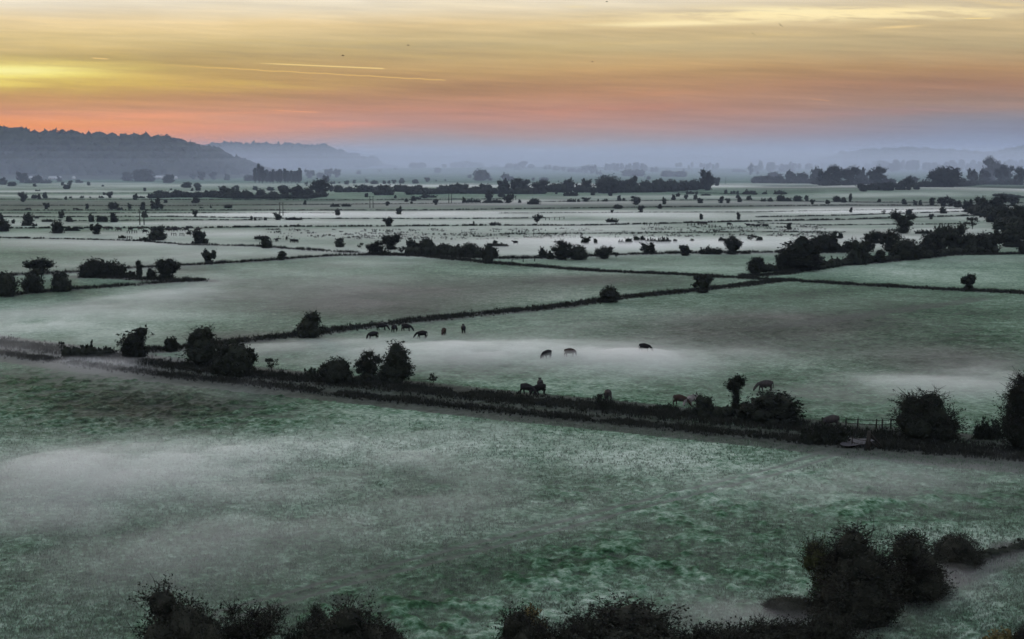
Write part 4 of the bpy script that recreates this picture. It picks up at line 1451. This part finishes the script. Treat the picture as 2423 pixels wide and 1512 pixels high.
# ------------------------------------------------------------------ hills
M_HILL = simple_mat('hill_pasture', (0.02, 0.026, 0.02), (0.045, 0.052, 0.04), .012, .9, 0)
M_WOOD = simple_mat('hill_woodland', (0.012, 0.016, 0.012), (0.038, 0.044, 0.03), .05, .9, 0)
def hill(name, sil, depth, front, back, label, seed, crowns, crown_r, top_only=False):
    sx = np.array([s[0] for s in sil], float); sy = np.array([s[1] for s in sil], float)
    vx = np.linspace(sx[0], sx[-1], 220); vy = np.interp(vx, sx, sy)
    zc = np.maximum(CAM_H + (HOR - vy) / FV * depth, .0)
    s = np.linspace(0, 2, 44)
    S, I = np.meshgrid(s, np.arange(len(vx)), indexing='ij')
    X = ((vx - CX) / FV * depth)[I]; Y = np.where(S < 1, front + (depth - front) * S, depth + (back - depth) * (S - 1))
    pf = np.where(S < 1, np.sin(np.clip(S, 0, 1) * math.pi / 2) ** 1.2, np.cos(np.clip(S - 1, 0, 1) * math.pi / 2))
    def height(x, y):
        sv = np.where(y < depth, (y - front) / (depth - front), 1 + (y - depth) / (back - depth)); sv = np.clip(sv, 0, 2)
        p = np.where(sv < 1, np.sin(np.clip(sv, 0, 1) * math.pi / 2) ** 1.2, np.cos(np.clip(sv - 1, 0, 1) * math.pi / 2))
        z0 = np.interp(x * FV / depth + CX, vx, zc)
        return z0 * p * (1 + .05 * (fbm(x / 90, y / 90, 3, seed) - .5) * (1 - np.abs(sv - 1))) - 1.0
    Z = height(X.ravel(), Y.ravel())
    V = np.stack([X.ravel(), Y.ravel(), Z], 1); nr, nc = X.shape; idx = np.arange(nr * nc).reshape(nr, nc)
    F = np.stack([idx[:-1, :-1], idx[:-1, 1:], idx[1:, 1:], idx[1:, :-1]], -1).reshape(-1, 4)
    o = link('hill', mesh_np('hill', V, F, mats=[M_HILL], smooth=True)); tag(o, kind='structure')
    r = np.random.default_rng(seed); mb = MB()
    # wood: lumpy crowns packed over the slope
    n = crowns; x = r.uniform(X.min(), X.max(), n); sv = r.uniform(.12, 1.1, n) if not top_only else r.uniform(.72, 1.05, n)
    y = np.where(sv < 1, front + (depth - front) * sv, depth + (back - depth) * (sv - 1))
    dens = fbm(x / 170, y / 140, 3, seed + 9)
    keep = (dens > (.2 if not top_only else .25)) & (height(x, y) > 6)
    x, y = x[keep], y[keep]; z = height(x, y)
    sph = []
    for a in (0, 38, 75, 112):
        for b in range(7): sph.append((math.sin(R(a)) * math.cos(b * .8976 + a), math.sin(R(a)) * math.sin(b * .8976 + a), math.cos(R(a))))
    sph = np.array(sph); fq = [[i*7+j, i*7+(j+1) % 7, (i+1)*7+(j+1) % 7, (i+1)*7+j] for i in range(3) for j in range(7)]
    m = len(x); rad = crown_r * r.uniform(.45, 1.2, m) * (1 + .5 * (r.uniform(0, 1, m) > .9))
    P = sph[None] * rad[:, None, None] * (1 + .25 * r.normal(0, 1, (m, len(sph), 1))) * np.array([1.15, 1.15, .95]) + np.stack([x, y, z + rad * .35], 1)[:, None]
    mb.add(P.reshape(-1, 3), (np.array(fq)[None] + (np.arange(m) * len(sph))[:, None, None]).reshape(-1, 4))
    w_ = link('hill_wood', mb.mesh('hill_wood', [M_WOOD])); tag(w_, label, 'wood', None, 'stuff')
    return height
H1 = hill('hill', [(-420,306),(-200,318),(0,326),(50,326),(100,330),(150,333),(250,337),(330,341),(400,343),(440,350),(490,365),(540,381),(590,401),(640,414),(690,421)], 2950, 2420, 3700, 'blue hazy wood covering the left hillside', 3, 8000, 9.0)
H2 = hill('hill', [(440,366),(480,358),(520,355),(600,353),(680,354),(770,355),(800,366),(830,377),(860,384),(900,388)], 5200, 4500, 6200, 'pale hazy wood on the second hill behind', 4, 4200, 11.0)
H3 = hill('hill', [(780,386),(820,381),(860,377),(940,376),(1020,380),(1150,382),(1300,383),(1400,381),(1450,379),(1550,377),(1650,378),(1720,382),(1820,384),(1990,386)], 8600, 8000, 9800, 'faint blue wooded skyline at the centre horizon', 5, 2600, 13.0, True)
H4 = hill('hill', [(1930,384),(1965,380),(2000,368),(2050,363),(2130,360),(2200,362),(2260,368),(2300,371),(2350,367),(2390,357),(2430,350),(2500,342),(2640,340)], 6600, 5900, 7600, 'blue hazy wooded ridge on the right horizon', 6, 2600, 11.0, True)
# single trees standing on the skyline of the left hill
rd = [(30,12,16),(58,13,26),(88,10,20),(110,9,18),(137,14,22),(171,14,26),(197,9,16),(241,11,24),(262,9,18),(285,12,20),(302,9,16),(335,9,16),(376,13,22),(398,13,24),(420,11,20)]
for i, (vx, h, wv) in enumerate(rd):
    h = h * (1.15 if i % 3 else .8); wv = wv * (1.6 if i % 4 else 1.1); x = (vx - CX) / FV * 2950; z = float(H1(np.array([x]), np.array([2950.0]))[0])
    plant('tree', vx, 0, wv, h * 1.5, f'hazy round tree on the left hill skyline, {ORD[i]} from the left', 'skyline trees on the left hill', z=z, depth=2945, lod=2)
rd = [(520,8,14),(548,7,12),(575,8,12),(612,8,14),(640,9,12),(665,8,12),(700,10,14),(725,10,14),(750,9,12),(768,8,8)]
for i, (vx, h, wv) in enumerate(rd):
    x = (vx - CX) / FV * 5200; z = float(H2(np.array([x]), np.array([5200.0]))[0])
    plant('tree', vx, 0, wv, h * 1.2, f'faint tree on the second hill skyline, {ORD[i]} from the left', 'skyline trees on the second hill', z=z, depth=5200, lod=3)

# ------------------------------------------------------------------ near bushes at the foot of the slope
G0 = 'large bushes in the foreground'
def near(kind, cx_, top, wv, base, label, mat=M_LEAF_NEAR, lod=0):
    top = top + 22
    return plant(kind, cx_, base, wv, base - top, label, G0, leafmat=mat, lod=lod)
near('bush', 425, 1404, 175, 1597, 'large dark thorny bush at the bottom left edge')
near('dome', 480, 1450, 110, 1597, 'dark lower lobe right of the large bottom left bush')
near('sparse', 590, 1432, 130, 1590, 'thin twiggy bush between the two large bottom left bushes')
near('low', 705, 1480, 80, 1590, 'small dark scrub at the bottom left of the brown bush')
near('bush', 835, 1416, 180, 1597, 'large brownish bush at the bottom, left of centre')
near('dome', 900, 1470, 130, 1597, 'dark lower lobe right of the brownish bottom bush')
near('round', 793, 1462, 62, 1560, 'green leafy shrub in front of the brownish bottom bush', M_LEAF_GREEN, 1)
near('sparse', 740, 1430, 60, 1585, 'bare shrub standing left of the brownish bottom bush')
near('bush', 1240, 1440, 110, 1597, 'bushy clump with golden sprigs at the left end of the bottom hedge')
near('sparse', 1262, 1418, 60, 1560, 'golden leaved sprigs above the bottom hedge', M_LEAF_GOLD, 1)
near('wide', 1340, 1468, 200, 1597, 'low dark part of the bottom hedge next to the golden sprigs')
near('bush', 1470, 1430, 230, 1600, 'big black arching bush in the middle of the bottom hedge')
near('open', 1395, 1440, 120, 1600, 'arching thorny shoots on the bottom hedge left of its peak')
near('wide', 1590, 1466, 190, 1600, 'low twiggy right end of the bottom hedge')
near('low', 1690, 1486, 170, 1590, 'low grassy scrub trailing right from the bottom hedge')
near('wide', 1800, 1452, 220, 1545, 'grey misty scrub bottom right, left of the big trees')
near('low', 1930, 1440, 160, 1540, 'dark scrub at the foot of the largest foreground bush')
near('dome', 1872, 1392, 118, 1450, 'small rounded misty bush left of the largest foreground bush')
near('flame', 2022, 1254, 165, 1472, 'largest black foreground bush, lower right')
near('open', 1962, 1268, 110, 1440, 'yellow green leafy shrub on the left side of the largest foreground bush', simple_mat('foliage_olive', (0.022, 0.026, 0.012), (0.055, 0.058, 0.026), 1.5, .8, .2))
near('dome', 2026, 1365, 180, 1475, 'dark skirt of the largest foreground bush')
near('flame', 2158, 1250, 138, 1425, 'second tall dark foreground bush, right of the largest')
near('bush', 2195, 1330, 120, 1412, 'misty lower lobe right of the second tall foreground bush')
near('dome', 2266, 1252, 108, 1345, 'third rounded foreground bush fading into mist below')
near('low', 2405, 1482, 130, 1545, 'golden grassy scrub in the bottom right corner', M_LEAF_GOLD, 1)
near('bush', 2430, 1470, 70, 1545, 'dark small bush at the bottom right corner')
near('low', 2010, 1490, 180, 1545, 'brown grassy scrub at the bottom, below the largest foreground bush')

# ------------------------------------------------------------------ cattle
def cow_mesh(name, pose, mat):
    """one continuous skinned body: spine, neck, head, four jointed legs, tail, ears"""
    V, E, RD = [], [], []
    def add(p, r, parent=None):
        V.append(p); r = r if isinstance(r, tuple) else (r, r); RD.append((r[0] * (1.42 if r[0] > .28 else 1.25), r[1] * (1.42 if r[0] > .28 else 1.25))); i = len(V) - 1
        if parent is not None: E.append((parent, i))
        return i
    pel = add((-.78, 0, 1.10), (.30, .33)); ru = add((-1.0, 0, 1.12), (.20, .22), pel)
    b1 = add((-.40, 0, 1.03), (.36, .40), pel); b2 = add((.05, 0, 1.00), (.37, .42), b1); sh = add((.48, 0, 1.06), (.32, .38), b2)
    if pose == 'graze': nk = [((.82, 0, 1.00), .22), ((1.10, 0, .74), .165), ((1.30, 0, .48), .15), ((1.40, 0, .27), .12), ((1.46, 0, .12), .075)]
    elif pose == 'turn': nk = [((.80, .05, 1.0), .22), ((1.02, .2, .76), .165), ((1.16, .36, .50), .15), ((1.22, .44, .28), .12), ((1.26, .48, .13), .075)]
    else: nk = [((.80, 0, 1.22), .21), ((1.05, 0, 1.40), .16), ((1.26, 0, 1.46), .15), ((1.44, 0, 1.36), .115), ((1.56, 0, 1.28), .08)]
    p = sh; ids = []
    for q, r in nk: p = add(q, r, p); ids.append(p)
    hd = nk[2][0]
    for s in (-1, 1): add((hd[0] - .10, hd[1] + s * .24, hd[2] + .08), (.04, .02), ids[2])
    k = .12 if pose == 'graze' else -.08
    for s, f in ((-1, k), (1, -k)):
        a = add((.46, s * .20, .78), .15, sh); b = add((.46 + f, s * .21, .42), .075, a); c_ = add((.46 + f * 1.4, s * .21, .12), .055, b); add((.50 + f * 1.4, s * .21, .0), .065, c_)
    for s, f in ((-1, -k), (1, k)):
        a = add((-.72, s * .20, .76), .18, pel); b = add((-.88 + f, s * .22, .44), .085, a); c_ = add((-.82 + f, s * .22, .12), .058, b); add((-.77 + f, s * .22, .0), .068, c_)
    t1 = add((-1.10, 0, 1.05), .045, ru); t2 = add((-1.13, 0, .70), .03, t1); add((-1.10, 0, .42), .05, t2)
    me = bpy.data.meshes.new(name); me.from_pydata(V, E, []); me.update()
    o = bpy.data.objects.new(name, me); col.objects.link(o)
    sk = o.modifiers.new('skin', 'SKIN'); sk.branch_smoothing = .4
    for i, sv in enumerate(me.skin_vertices[0].data): sv.radius = RD[i]; sv.use_root = (i == 0)
    ss = o.modifiers.new('sub', 'SUBSURF'); ss.levels = 1; ss.render_levels = 1
    dg = bpy.context.evaluated_depsgraph_get(); m2 = bpy.data.meshes.new_from_object(o.evaluated_get(dg))
    bpy.data.objects.remove(o); m2.name = name; m2.materials.clear(); m2.materials.append(mat)
    m2.polygons.foreach_set('use_smooth', np.ones(len(m2.polygons), bool))
    return m2
HIDE = {'black': simple_mat('hide_black', (.006, .006, .007), (.016, .015, .015), 3, .7, .2), 'brown': simple_mat('hide_brown', (.020, .014, .012), (.036, .024, .020), 3, .7, .2),
        'grey': simple_mat('hide_dun', (.02, .018, .018), (.042, .037, .036), 3, .7, .2), 'pale': simple_mat('hide_pale', (.05, .042, .042), (.24, .22, .22), 1.1, .7, .2)}
COWS = {}
def cow(fx, fy, rz, pose, hide, label, group='cattle grazing in the near pasture', s=1.0):
    key = (pose, hide)
    if key not in COWS: COWS[key] = cow_mesh('cow', pose, HIDE[hide])
    vx, vy = fx * .63073, fy * .63073
    x, y, d = survey(vx, vy)
    o = link('cow', COWS[key], None, (x, y, gz(x, y) - .02), R(rz), (s * 1.1, s * 1.2, s * 1.14)); tag(o, label, 'cow', group)
cow(1434, 1240, -8, 'graze', 'black', 'black cow grazing to the right, farthest back on the diagonal ditch')
cow(1479, 1246, 75, 'graze', 'black', 'black cow seen from behind, second of three on the diagonal ditch')
cow(1526, 1243, -20, 'graze', 'black', 'dark cow grazing right, rightmost of three on the diagonal ditch')
cow(1397, 1273, 200, 'turn', 'black', 'black cow grazing left, nearest the lone round bush')
cow(1580, 1270, 186, 'graze', 'black', 'broadside black cow grazing left in front of the three')
cow(1664, 1257, -100, 'graze', 'brown', 'brown cow facing us, alone right of the broadside black cow', s=.95)
cow(1738, 1249, 95, 'stand', 'black', 'black cow seen end on, rightmost of the far group')
cow(2050, 1349, 225, 'graze', 'black', 'dark cow grazing left in mist, left of the brown one')
cow(2139, 1342, 20, 'turn', 'brown', 'brown cow with legs hidden in the mist')
cow(2419, 1321, -25, 'graze', 'black', 'black cow grazing right alone in the middle of the pasture')
cow(1978, 1483, -38, 'graze', 'black', 'black cow grazing right beside the near ditch', s=1.08)
cow(2021, 1483, 215, 'graze', 'black', 'black cow grazing left beside the near ditch, another behind it', s=1.05)
cow(2026, 1466, 92, 'stand', 'black', 'black cow seen end on behind the pair at the ditch')
cow(2279, 1502, 100, 'graze', 'grey', 'dark cow seen end on behind the bare twiggy shrub')
cow(2553, 1522, -30, 'graze', 'brown', 'reddish brown cow grazing head to head with the pale backed one')
cow(2595, 1522, 210, 'graze', 'pale', 'pale backed cow grazing left beside the brown one')
cow(2867, 1468, 186, 'graze', 'grey', 'dun cow grazing left beyond the largest domed bush', s=1.12)
cow(3114, 1608, 200, 'graze', 'grey', 'dun cow grazing left above the fence and gate', s=1.08)
FC = 'distant cattle in the misty pastures'
fl = [(398,864,0),(412,864,185),(446,868,180),(491,868,10),(527,865,-10),(545,876,0),(572,872,180),(627,869,190),(640,870,0),(657,870,180),(672,868,5),(698,869,180),(745,870,10)]
for i, (a, b, rz) in enumerate(fl): cow(a, b, rz, 'graze' if i % 3 else 'stand', 'black' if i % 2 else 'grey', f'tiny dark cow in the left white mist, {ORD[i]} from the left', FC, 1.15)
fl = [(968,902,0),(980,900,180),(990,902,10),(997,899,185),(1003,902,0),(1038,908,80),(1075,902,95),(1098,911,10),(1109,912,180),(1932,919,175)]
for i, (a, b, rz) in enumerate(fl): cow(a, b, rz, 'graze' if i % 3 else 'stand', 'black', f'small dark cow near the left end of the middle hedge, {ORD[i]} from left', FC, 1.0)
fl = [(2619,845,90),(2635,844,0),(2643,844,180),(2735,848,0),(2805,852,175),(2825,853,0),(2844,854,5),(2866,854,180),(2873,854,185)]
for i, (a, b, rz) in enumerate(fl): cow(a, b, rz, 'graze' if i % 2 else 'stand', 'black', f'tiny dark cow by the far pens at right, {ORD[i]} from left', FC, 1.15)

# ------------------------------------------------------------------ poles, fences, gates
M_WOODP = simple_mat('weathered_wood', (.012, .011, .010), (.032, .028, .025), 4, .9, .2)
def pole(vx, top, base, label, group='power poles in pairs'):
    x, y, d = survey(vx, base); h = (base - top) * d / FV
    root = link('power_pole', None, None, (x, y, gz(x, y)))
    mb = MB(); mb.tube([(0, 0, -.5), (0, 0, h * .5), (0, 0, h)], [.30, .24, .17], 8); link('mast', mb.mesh('mast', [M_WOODP]), root)
    mb = MB(); mb.box((0, 0, h - .55), (1.5, .14, .16)); link('crossarm', mb.mesh('crossarm', [M_WOODP]), root)
    for s in (-.6, .6):
        mb = MB(); mb.tube([(s, 0, h - .48), (s, 0, h - .30), (s, 0, h - .14)], [.05, .09, .05], 6); link('insulator', mb.mesh('insulator', [M_WOODP]), root)
    tag(root, label, 'power pole', group)
for i, (a, b, t0, b0) in enumerate([(331, 341, 499, 533), (662, 669.5, 479, 512), (875, 882.5, 464, 492), (1061.5, 1068, 452, 481), (1214, 1220, 462, 474)]):
    w_ = ['nearest and tallest pair, far left', 'second pair from the left', 'third pair from the left', 'fourth pair from the left', 'farthest faint pair before the dark hedgerow'][i]
    pole(a, t0, b0, 'left wooden pole of the ' + w_); pole(b, t0, b0, 'right wooden pole of the ' + w_)
for vx, t0, b0, l in [(1716, 420, 436, 'faint single pole in the haze between the two far hedgerows'), (1642, 424, 434, 'faint short pole in haze above the middle hedgerow')]: pole(vx, t0, b0, l, 'single far poles')

def fence(name, posts, label, cat, group=None, rails=2, h=1.25, thick=.16, base_v=None):
    """posts: full-photo pixels of the post feet; every post and rail is a part"""
    P = [survey(a * .63073, b * .63073)[:2] for a, b in posts]
    root = link(name, None, None, (P[0][0], P[0][1], gz(*P[0])))
    o0 = np.array([P[0][0], P[0][1]]); z0 = gz(*P[0])
    Q = [np.array([p[0] - o0[0], p[1] - o0[1], gz(*p) - z0]) for p in P]
    for q in Q:
        mb = MB(); mb.tube([q + (0, 0, -.3), q + (0, 0, h * .6), q + (.01, 0, h)], [thick, thick * .95, thick * .8], 6); link('post', mb.mesh('post', [M_WOODP]), root)
    for k in range(rails):
        zr = h * (.88 - .42 * k)
        for a, b in zip(Q[:-1], Q[1:]):
            mb = MB(); m_ = (a + b) / 2 + (0, 0, zr - .07)
            mb.tube([a + (0, 0, zr), m_, b + (0, 0, zr)], thick * .45, 4); link('rail', mb.mesh('rail', [M_WOODP]), root)
    tag(root, label, cat, group); return root
fence('wooden_fence', [(3172, 1606), (3216, 1609), (3286, 1611), (3308, 1612), (3340, 1609), (3385, 1606)], 'sagging wooden rail fence with two thick posts, left of the spreading bush', 'fence', rails=2, h=1.35, thick=.11)
g = fence('field_gate', [(3195, 1678), (3247, 1690)], 'grey field gate beside the muddy puddle', 'gate', rails=3, h=1.3, thick=.09)
# braced straining post where the gate hangs
x, y, d = survey(3249 * .63073, 1690 * .63073)
root = link('gate_post', None, None, (x + .25, y, gz(x, y))); tag(root, 'thick braced gate post right of the muddy puddle', 'post')
mb = MB(); mb.tube([(0, 0, -.4), (0, 0, 1.2), (0, 0, 2.35)], [.26, .25, .2], 8); link('post', mb.mesh('post', [M_WOODP]), root)
for zt, xe in ((2.1, 1.9), (1.1, 1.5)):
    mb = MB(); mb.tube([(.1, 0, zt), (xe, .3, .1)], [.11, .1], 6); link('brace', mb.mesh('brace', [M_WOODP]), root)
FP = 'small stock pens far out in the mist'
fence('stock_fence', [(2417, 846), (2426, 847), (2436, 848)], 'left half of the little far fence left of the pens', 'fence', FP, 1, 1.7, .2)
fence('stock_fence', [(2455, 847), (2463, 847), (2471, 847)], 'right half of the little far fence left of the pens', 'fence', FP, 1, 1.7, .2)
fence('stock_fence', [(2579, 848), (2592, 847), (2605, 847)], 'far pen fence left of the two penned cows', 'fence', FP, 2, 1.8, .2)
fence('stock_fence', [(2605, 847), (2632, 850), (2659, 856)], 'far pen fence in front of the two penned cows', 'fence', FP, 1, 1.9, .22)
fence('stock_fence', [(2659, 856), (2670, 855), (2683, 855)], 'far pen fence right of the two penned cows', 'fence', FP, 2, 1.7, .2)
fence('stock_fence', [(477, 876), (486, 877), (495, 877), (505, 876), (513, 876)], 'little far fence with a cow behind, in the left white mist', 'fence', FP, 1, 1.5, .2)
fence('stock_fence', [(478, 897), (487, 897), (495, 899)], 'little fence beside the low scrub left of the dark bush', 'fence', FP, 2, 1.5, .18)
fence('stock_fence', [(643, 885), (652, 886), (660, 886)], 'left half of the fence between two dark bushes in mist', 'fence', FP, 1, 1.5, .2)
fence('stock_fence', [(675, 886), (683, 886), (690, 887)], 'right half of the fence between two dark bushes in mist', 'fence', FP, 1, 1.5, .2)
fence('stock_fence', [(2046, 827), (2060, 826), (2080, 825), (2098, 825), (2115, 823)], 'faint far fence standing in the white mist right of the twiggy shrub', 'fence', FP, 1, 1.7, .2)
fence('field_fence', [(1920, 988), (1962, 984), (2005, 981)], 'small rail fence on the cross ditch left of the ragged hedge', 'fence', None, 1, 1.4, .16)

# ------------------------------------------------------------------ puddle of muddy water by the gate
def puddle():
    r = np.random.default_rng(2); x, y, d = survey(2013, 1053); n = 40; a = np.arange(n) * 6.2832 / n
    rr = 1 + .25 * np.sin(3 * a + 1) + .12 * np.sin(5 * a)
    V = np.stack([2.3 * rr * np.cos(a), 2.6 * rr * np.sin(a), np.zeros(n)], 1); V = np.concatenate([V, [[0, 0, 0]]])
    T = [[i, (i + 1) % n, n] for i in range(n)]
    m, t = material('muddy_water')
    tc = t.n('ShaderNodeTexCoord'); nz = t.noise(tc.outputs['Object'], .8, 3)
    b = t.n('ShaderNodeBsdfPrincipled', i={'Base Color': t.mix(nz, (.018, .018, .021, 1), (.045, .043, .05, 1)), 'Roughness': .7, 'Specular IOR Level': .12,
        'Normal': t.n('ShaderNodeBump', i={'Strength': .2, 'Distance': .05, 'Height': nz}).outputs[0]})
    t.n('ShaderNodeOutputMaterial', i={'Surface': b.outputs[0]})
    o = link('water', mesh_np('water', V, None, T, [m]), None, (x, y, float(ground_z(np.array([x]), np.array([y]))[0]) + .42)); tag(o, kind='structure')
puddle()

# ------------------------------------------------------------------ houses at the foot of the left hill
M_WALL = simple_mat('house_wall', (.30, .29, .28), (.42, .41, .40), .4, .85, .3); M_ROOF = simple_mat('house_roof', (.32, .33, .35), (.5, .51, .54), .3, .6, .2)
def house(fx, fy, w_, h_, label, depth=2500):
    vx, vy = fx * .63073, fy * .63073; x = (vx - CX) / FV * depth; zb = CAM_H + (HOR - vy) / FV * depth
    g = max(gz(x, depth), float(H1(np.array([x]), np.array([float(depth)]))[0])); z = max(g, 0) if True else zb
    root = link('house', None, None, (x, depth, z)); W = w_ * .63073 * depth / FV; hh = h_ * .63073 * depth / FV
    mb = MB(); mb.box((0, 0, hh * .5 - 1), (W * .96, 8, hh + 2)); link('wall', mb.mesh('wall', [M_WALL]), root)
    y0, y1 = -4.6, 4.6; zt = hh; rt = hh + 3.0; a, b = -W / 2, W / 2
    V = [(a, y0, zt), (b, y0, zt), (b, y1, zt), (a, y1, zt), (a, 0, rt), (b, 0, rt)]
    me = mesh_np('roof', V, [[0, 1, 5, 4], [2, 3, 4, 5], [3, 2, 1, 0]], [[0, 4, 3], [1, 2, 5]], [M_ROOF]); link('roof', me, root)
    for k in range(max(1, int(W / 7))):
        mb = MB(); mb.box((a + (k + .5) * W / max(1, int(W / 7)), -4.05, hh * .45), (1.2, .12, 1.3)); link('window', mb.mesh('window', [M_LEAF]), root)
    tag(root, label, 'house', 'pale buildings below the left hill')
for a in [(150, 656, 34, 3, 'long shed with bright white roof below the left hill'), (128, 658, 16, 3, 'small pale shed left of the long white roofed one'), (215, 657, 46, 2, 'low long pale roof right of the bright white shed'),
          (285, 656, 10, 3, 'tiny pale house alone right of the long low roof')]: house(*a, depth=2440)
for a in [(375, 632, 20, 5, 'pale house highest on the foot of the left hill'), (400, 641, 34, 4, 'wide pale house right below the highest one'), (445, 640, 20, 4, 'pale house right of the wide one')]: house(*a, depth=2520)
for a in [(515, 643, 10, 4, 'tiny pale house peeping over the rounded grove'), (575, 647, 24, 3, 'pale house just right of the rounded grove'), (605, 650, 30, 3, 'long pale house right of the grove'), (658, 653, 26, 3, 'long pale house farthest right below the left hill')]: house(*a, depth=2460)

# ------------------------------------------------------------------ birds
M_BIRD = simple_mat('bird_plumage', (.02, .018, .016), (.04, .035, .03), 3, .8, .1)
def bird(vx, vy, depth, span, roll, yaw, label):
    mb = MB()
    mb.tube([(-.5, 0, 0), (-.3, 0, .02), (0, 0, .03), (.3, 0, .02), (.46, 0, .03), (.56, 0, .01)], [.02, .07, .11, .09, .07, .015], 6)
    V = [(-.5, 0, 0), (-.75, .13, 0), (-.75, -.13, 0)]; mb.add(V, None, [[0, 1, 2]])
    for s in (-1, 1):
        V = [(.16, s * .08, .05), (-.2, s * .08, .05), (.22, s * .5, .20), (-.18, s * .5, .18), (.0, s * 1.0, .12), (-.14, s * .98, .11)]
        mb.add(V, [[0, 1, 3, 2], [2, 3, 5, 4]])
    me = mb.mesh('bird', [M_BIRD])
    a = (vx - CX) / FV; b = (CY - vy) / FV
    dv = np.array([a, cp + b * sp, -sp + b * cp]); p = np.array([0, 0, CAM_H]) + dv * depth
    o = link('bird', me, None, tuple(p)); o.rotation_euler = (R(roll), 0, R(yaw)); o.scale = (span / 2,) * 3; tag(o, label, 'bird', 'birds in the sky')
bird(811, 132, 330, 1.5, 12, 20, 'small dark bird gliding above the left vapour trails')
bird(965, 107.5, 380, 1.5, 5, 10, 'faint dark bird higher up at sky left of centre')
bird(1435, 4.5, 330, 1.2, 10, 15, 'dark bird at the very top edge of the sky')
bird(1846, 60, 260, 1.2, 40, 60, 'dark bird just below the bright streaky cloud')
bird(1781, 80, 260, 1.2, 45, 70, 'dark bird lower left of the one below the bright cloud')
bird(1401, 146.5, 420, 1.3, 5, 10, 'faintest bird low in the orange sky right of centre')
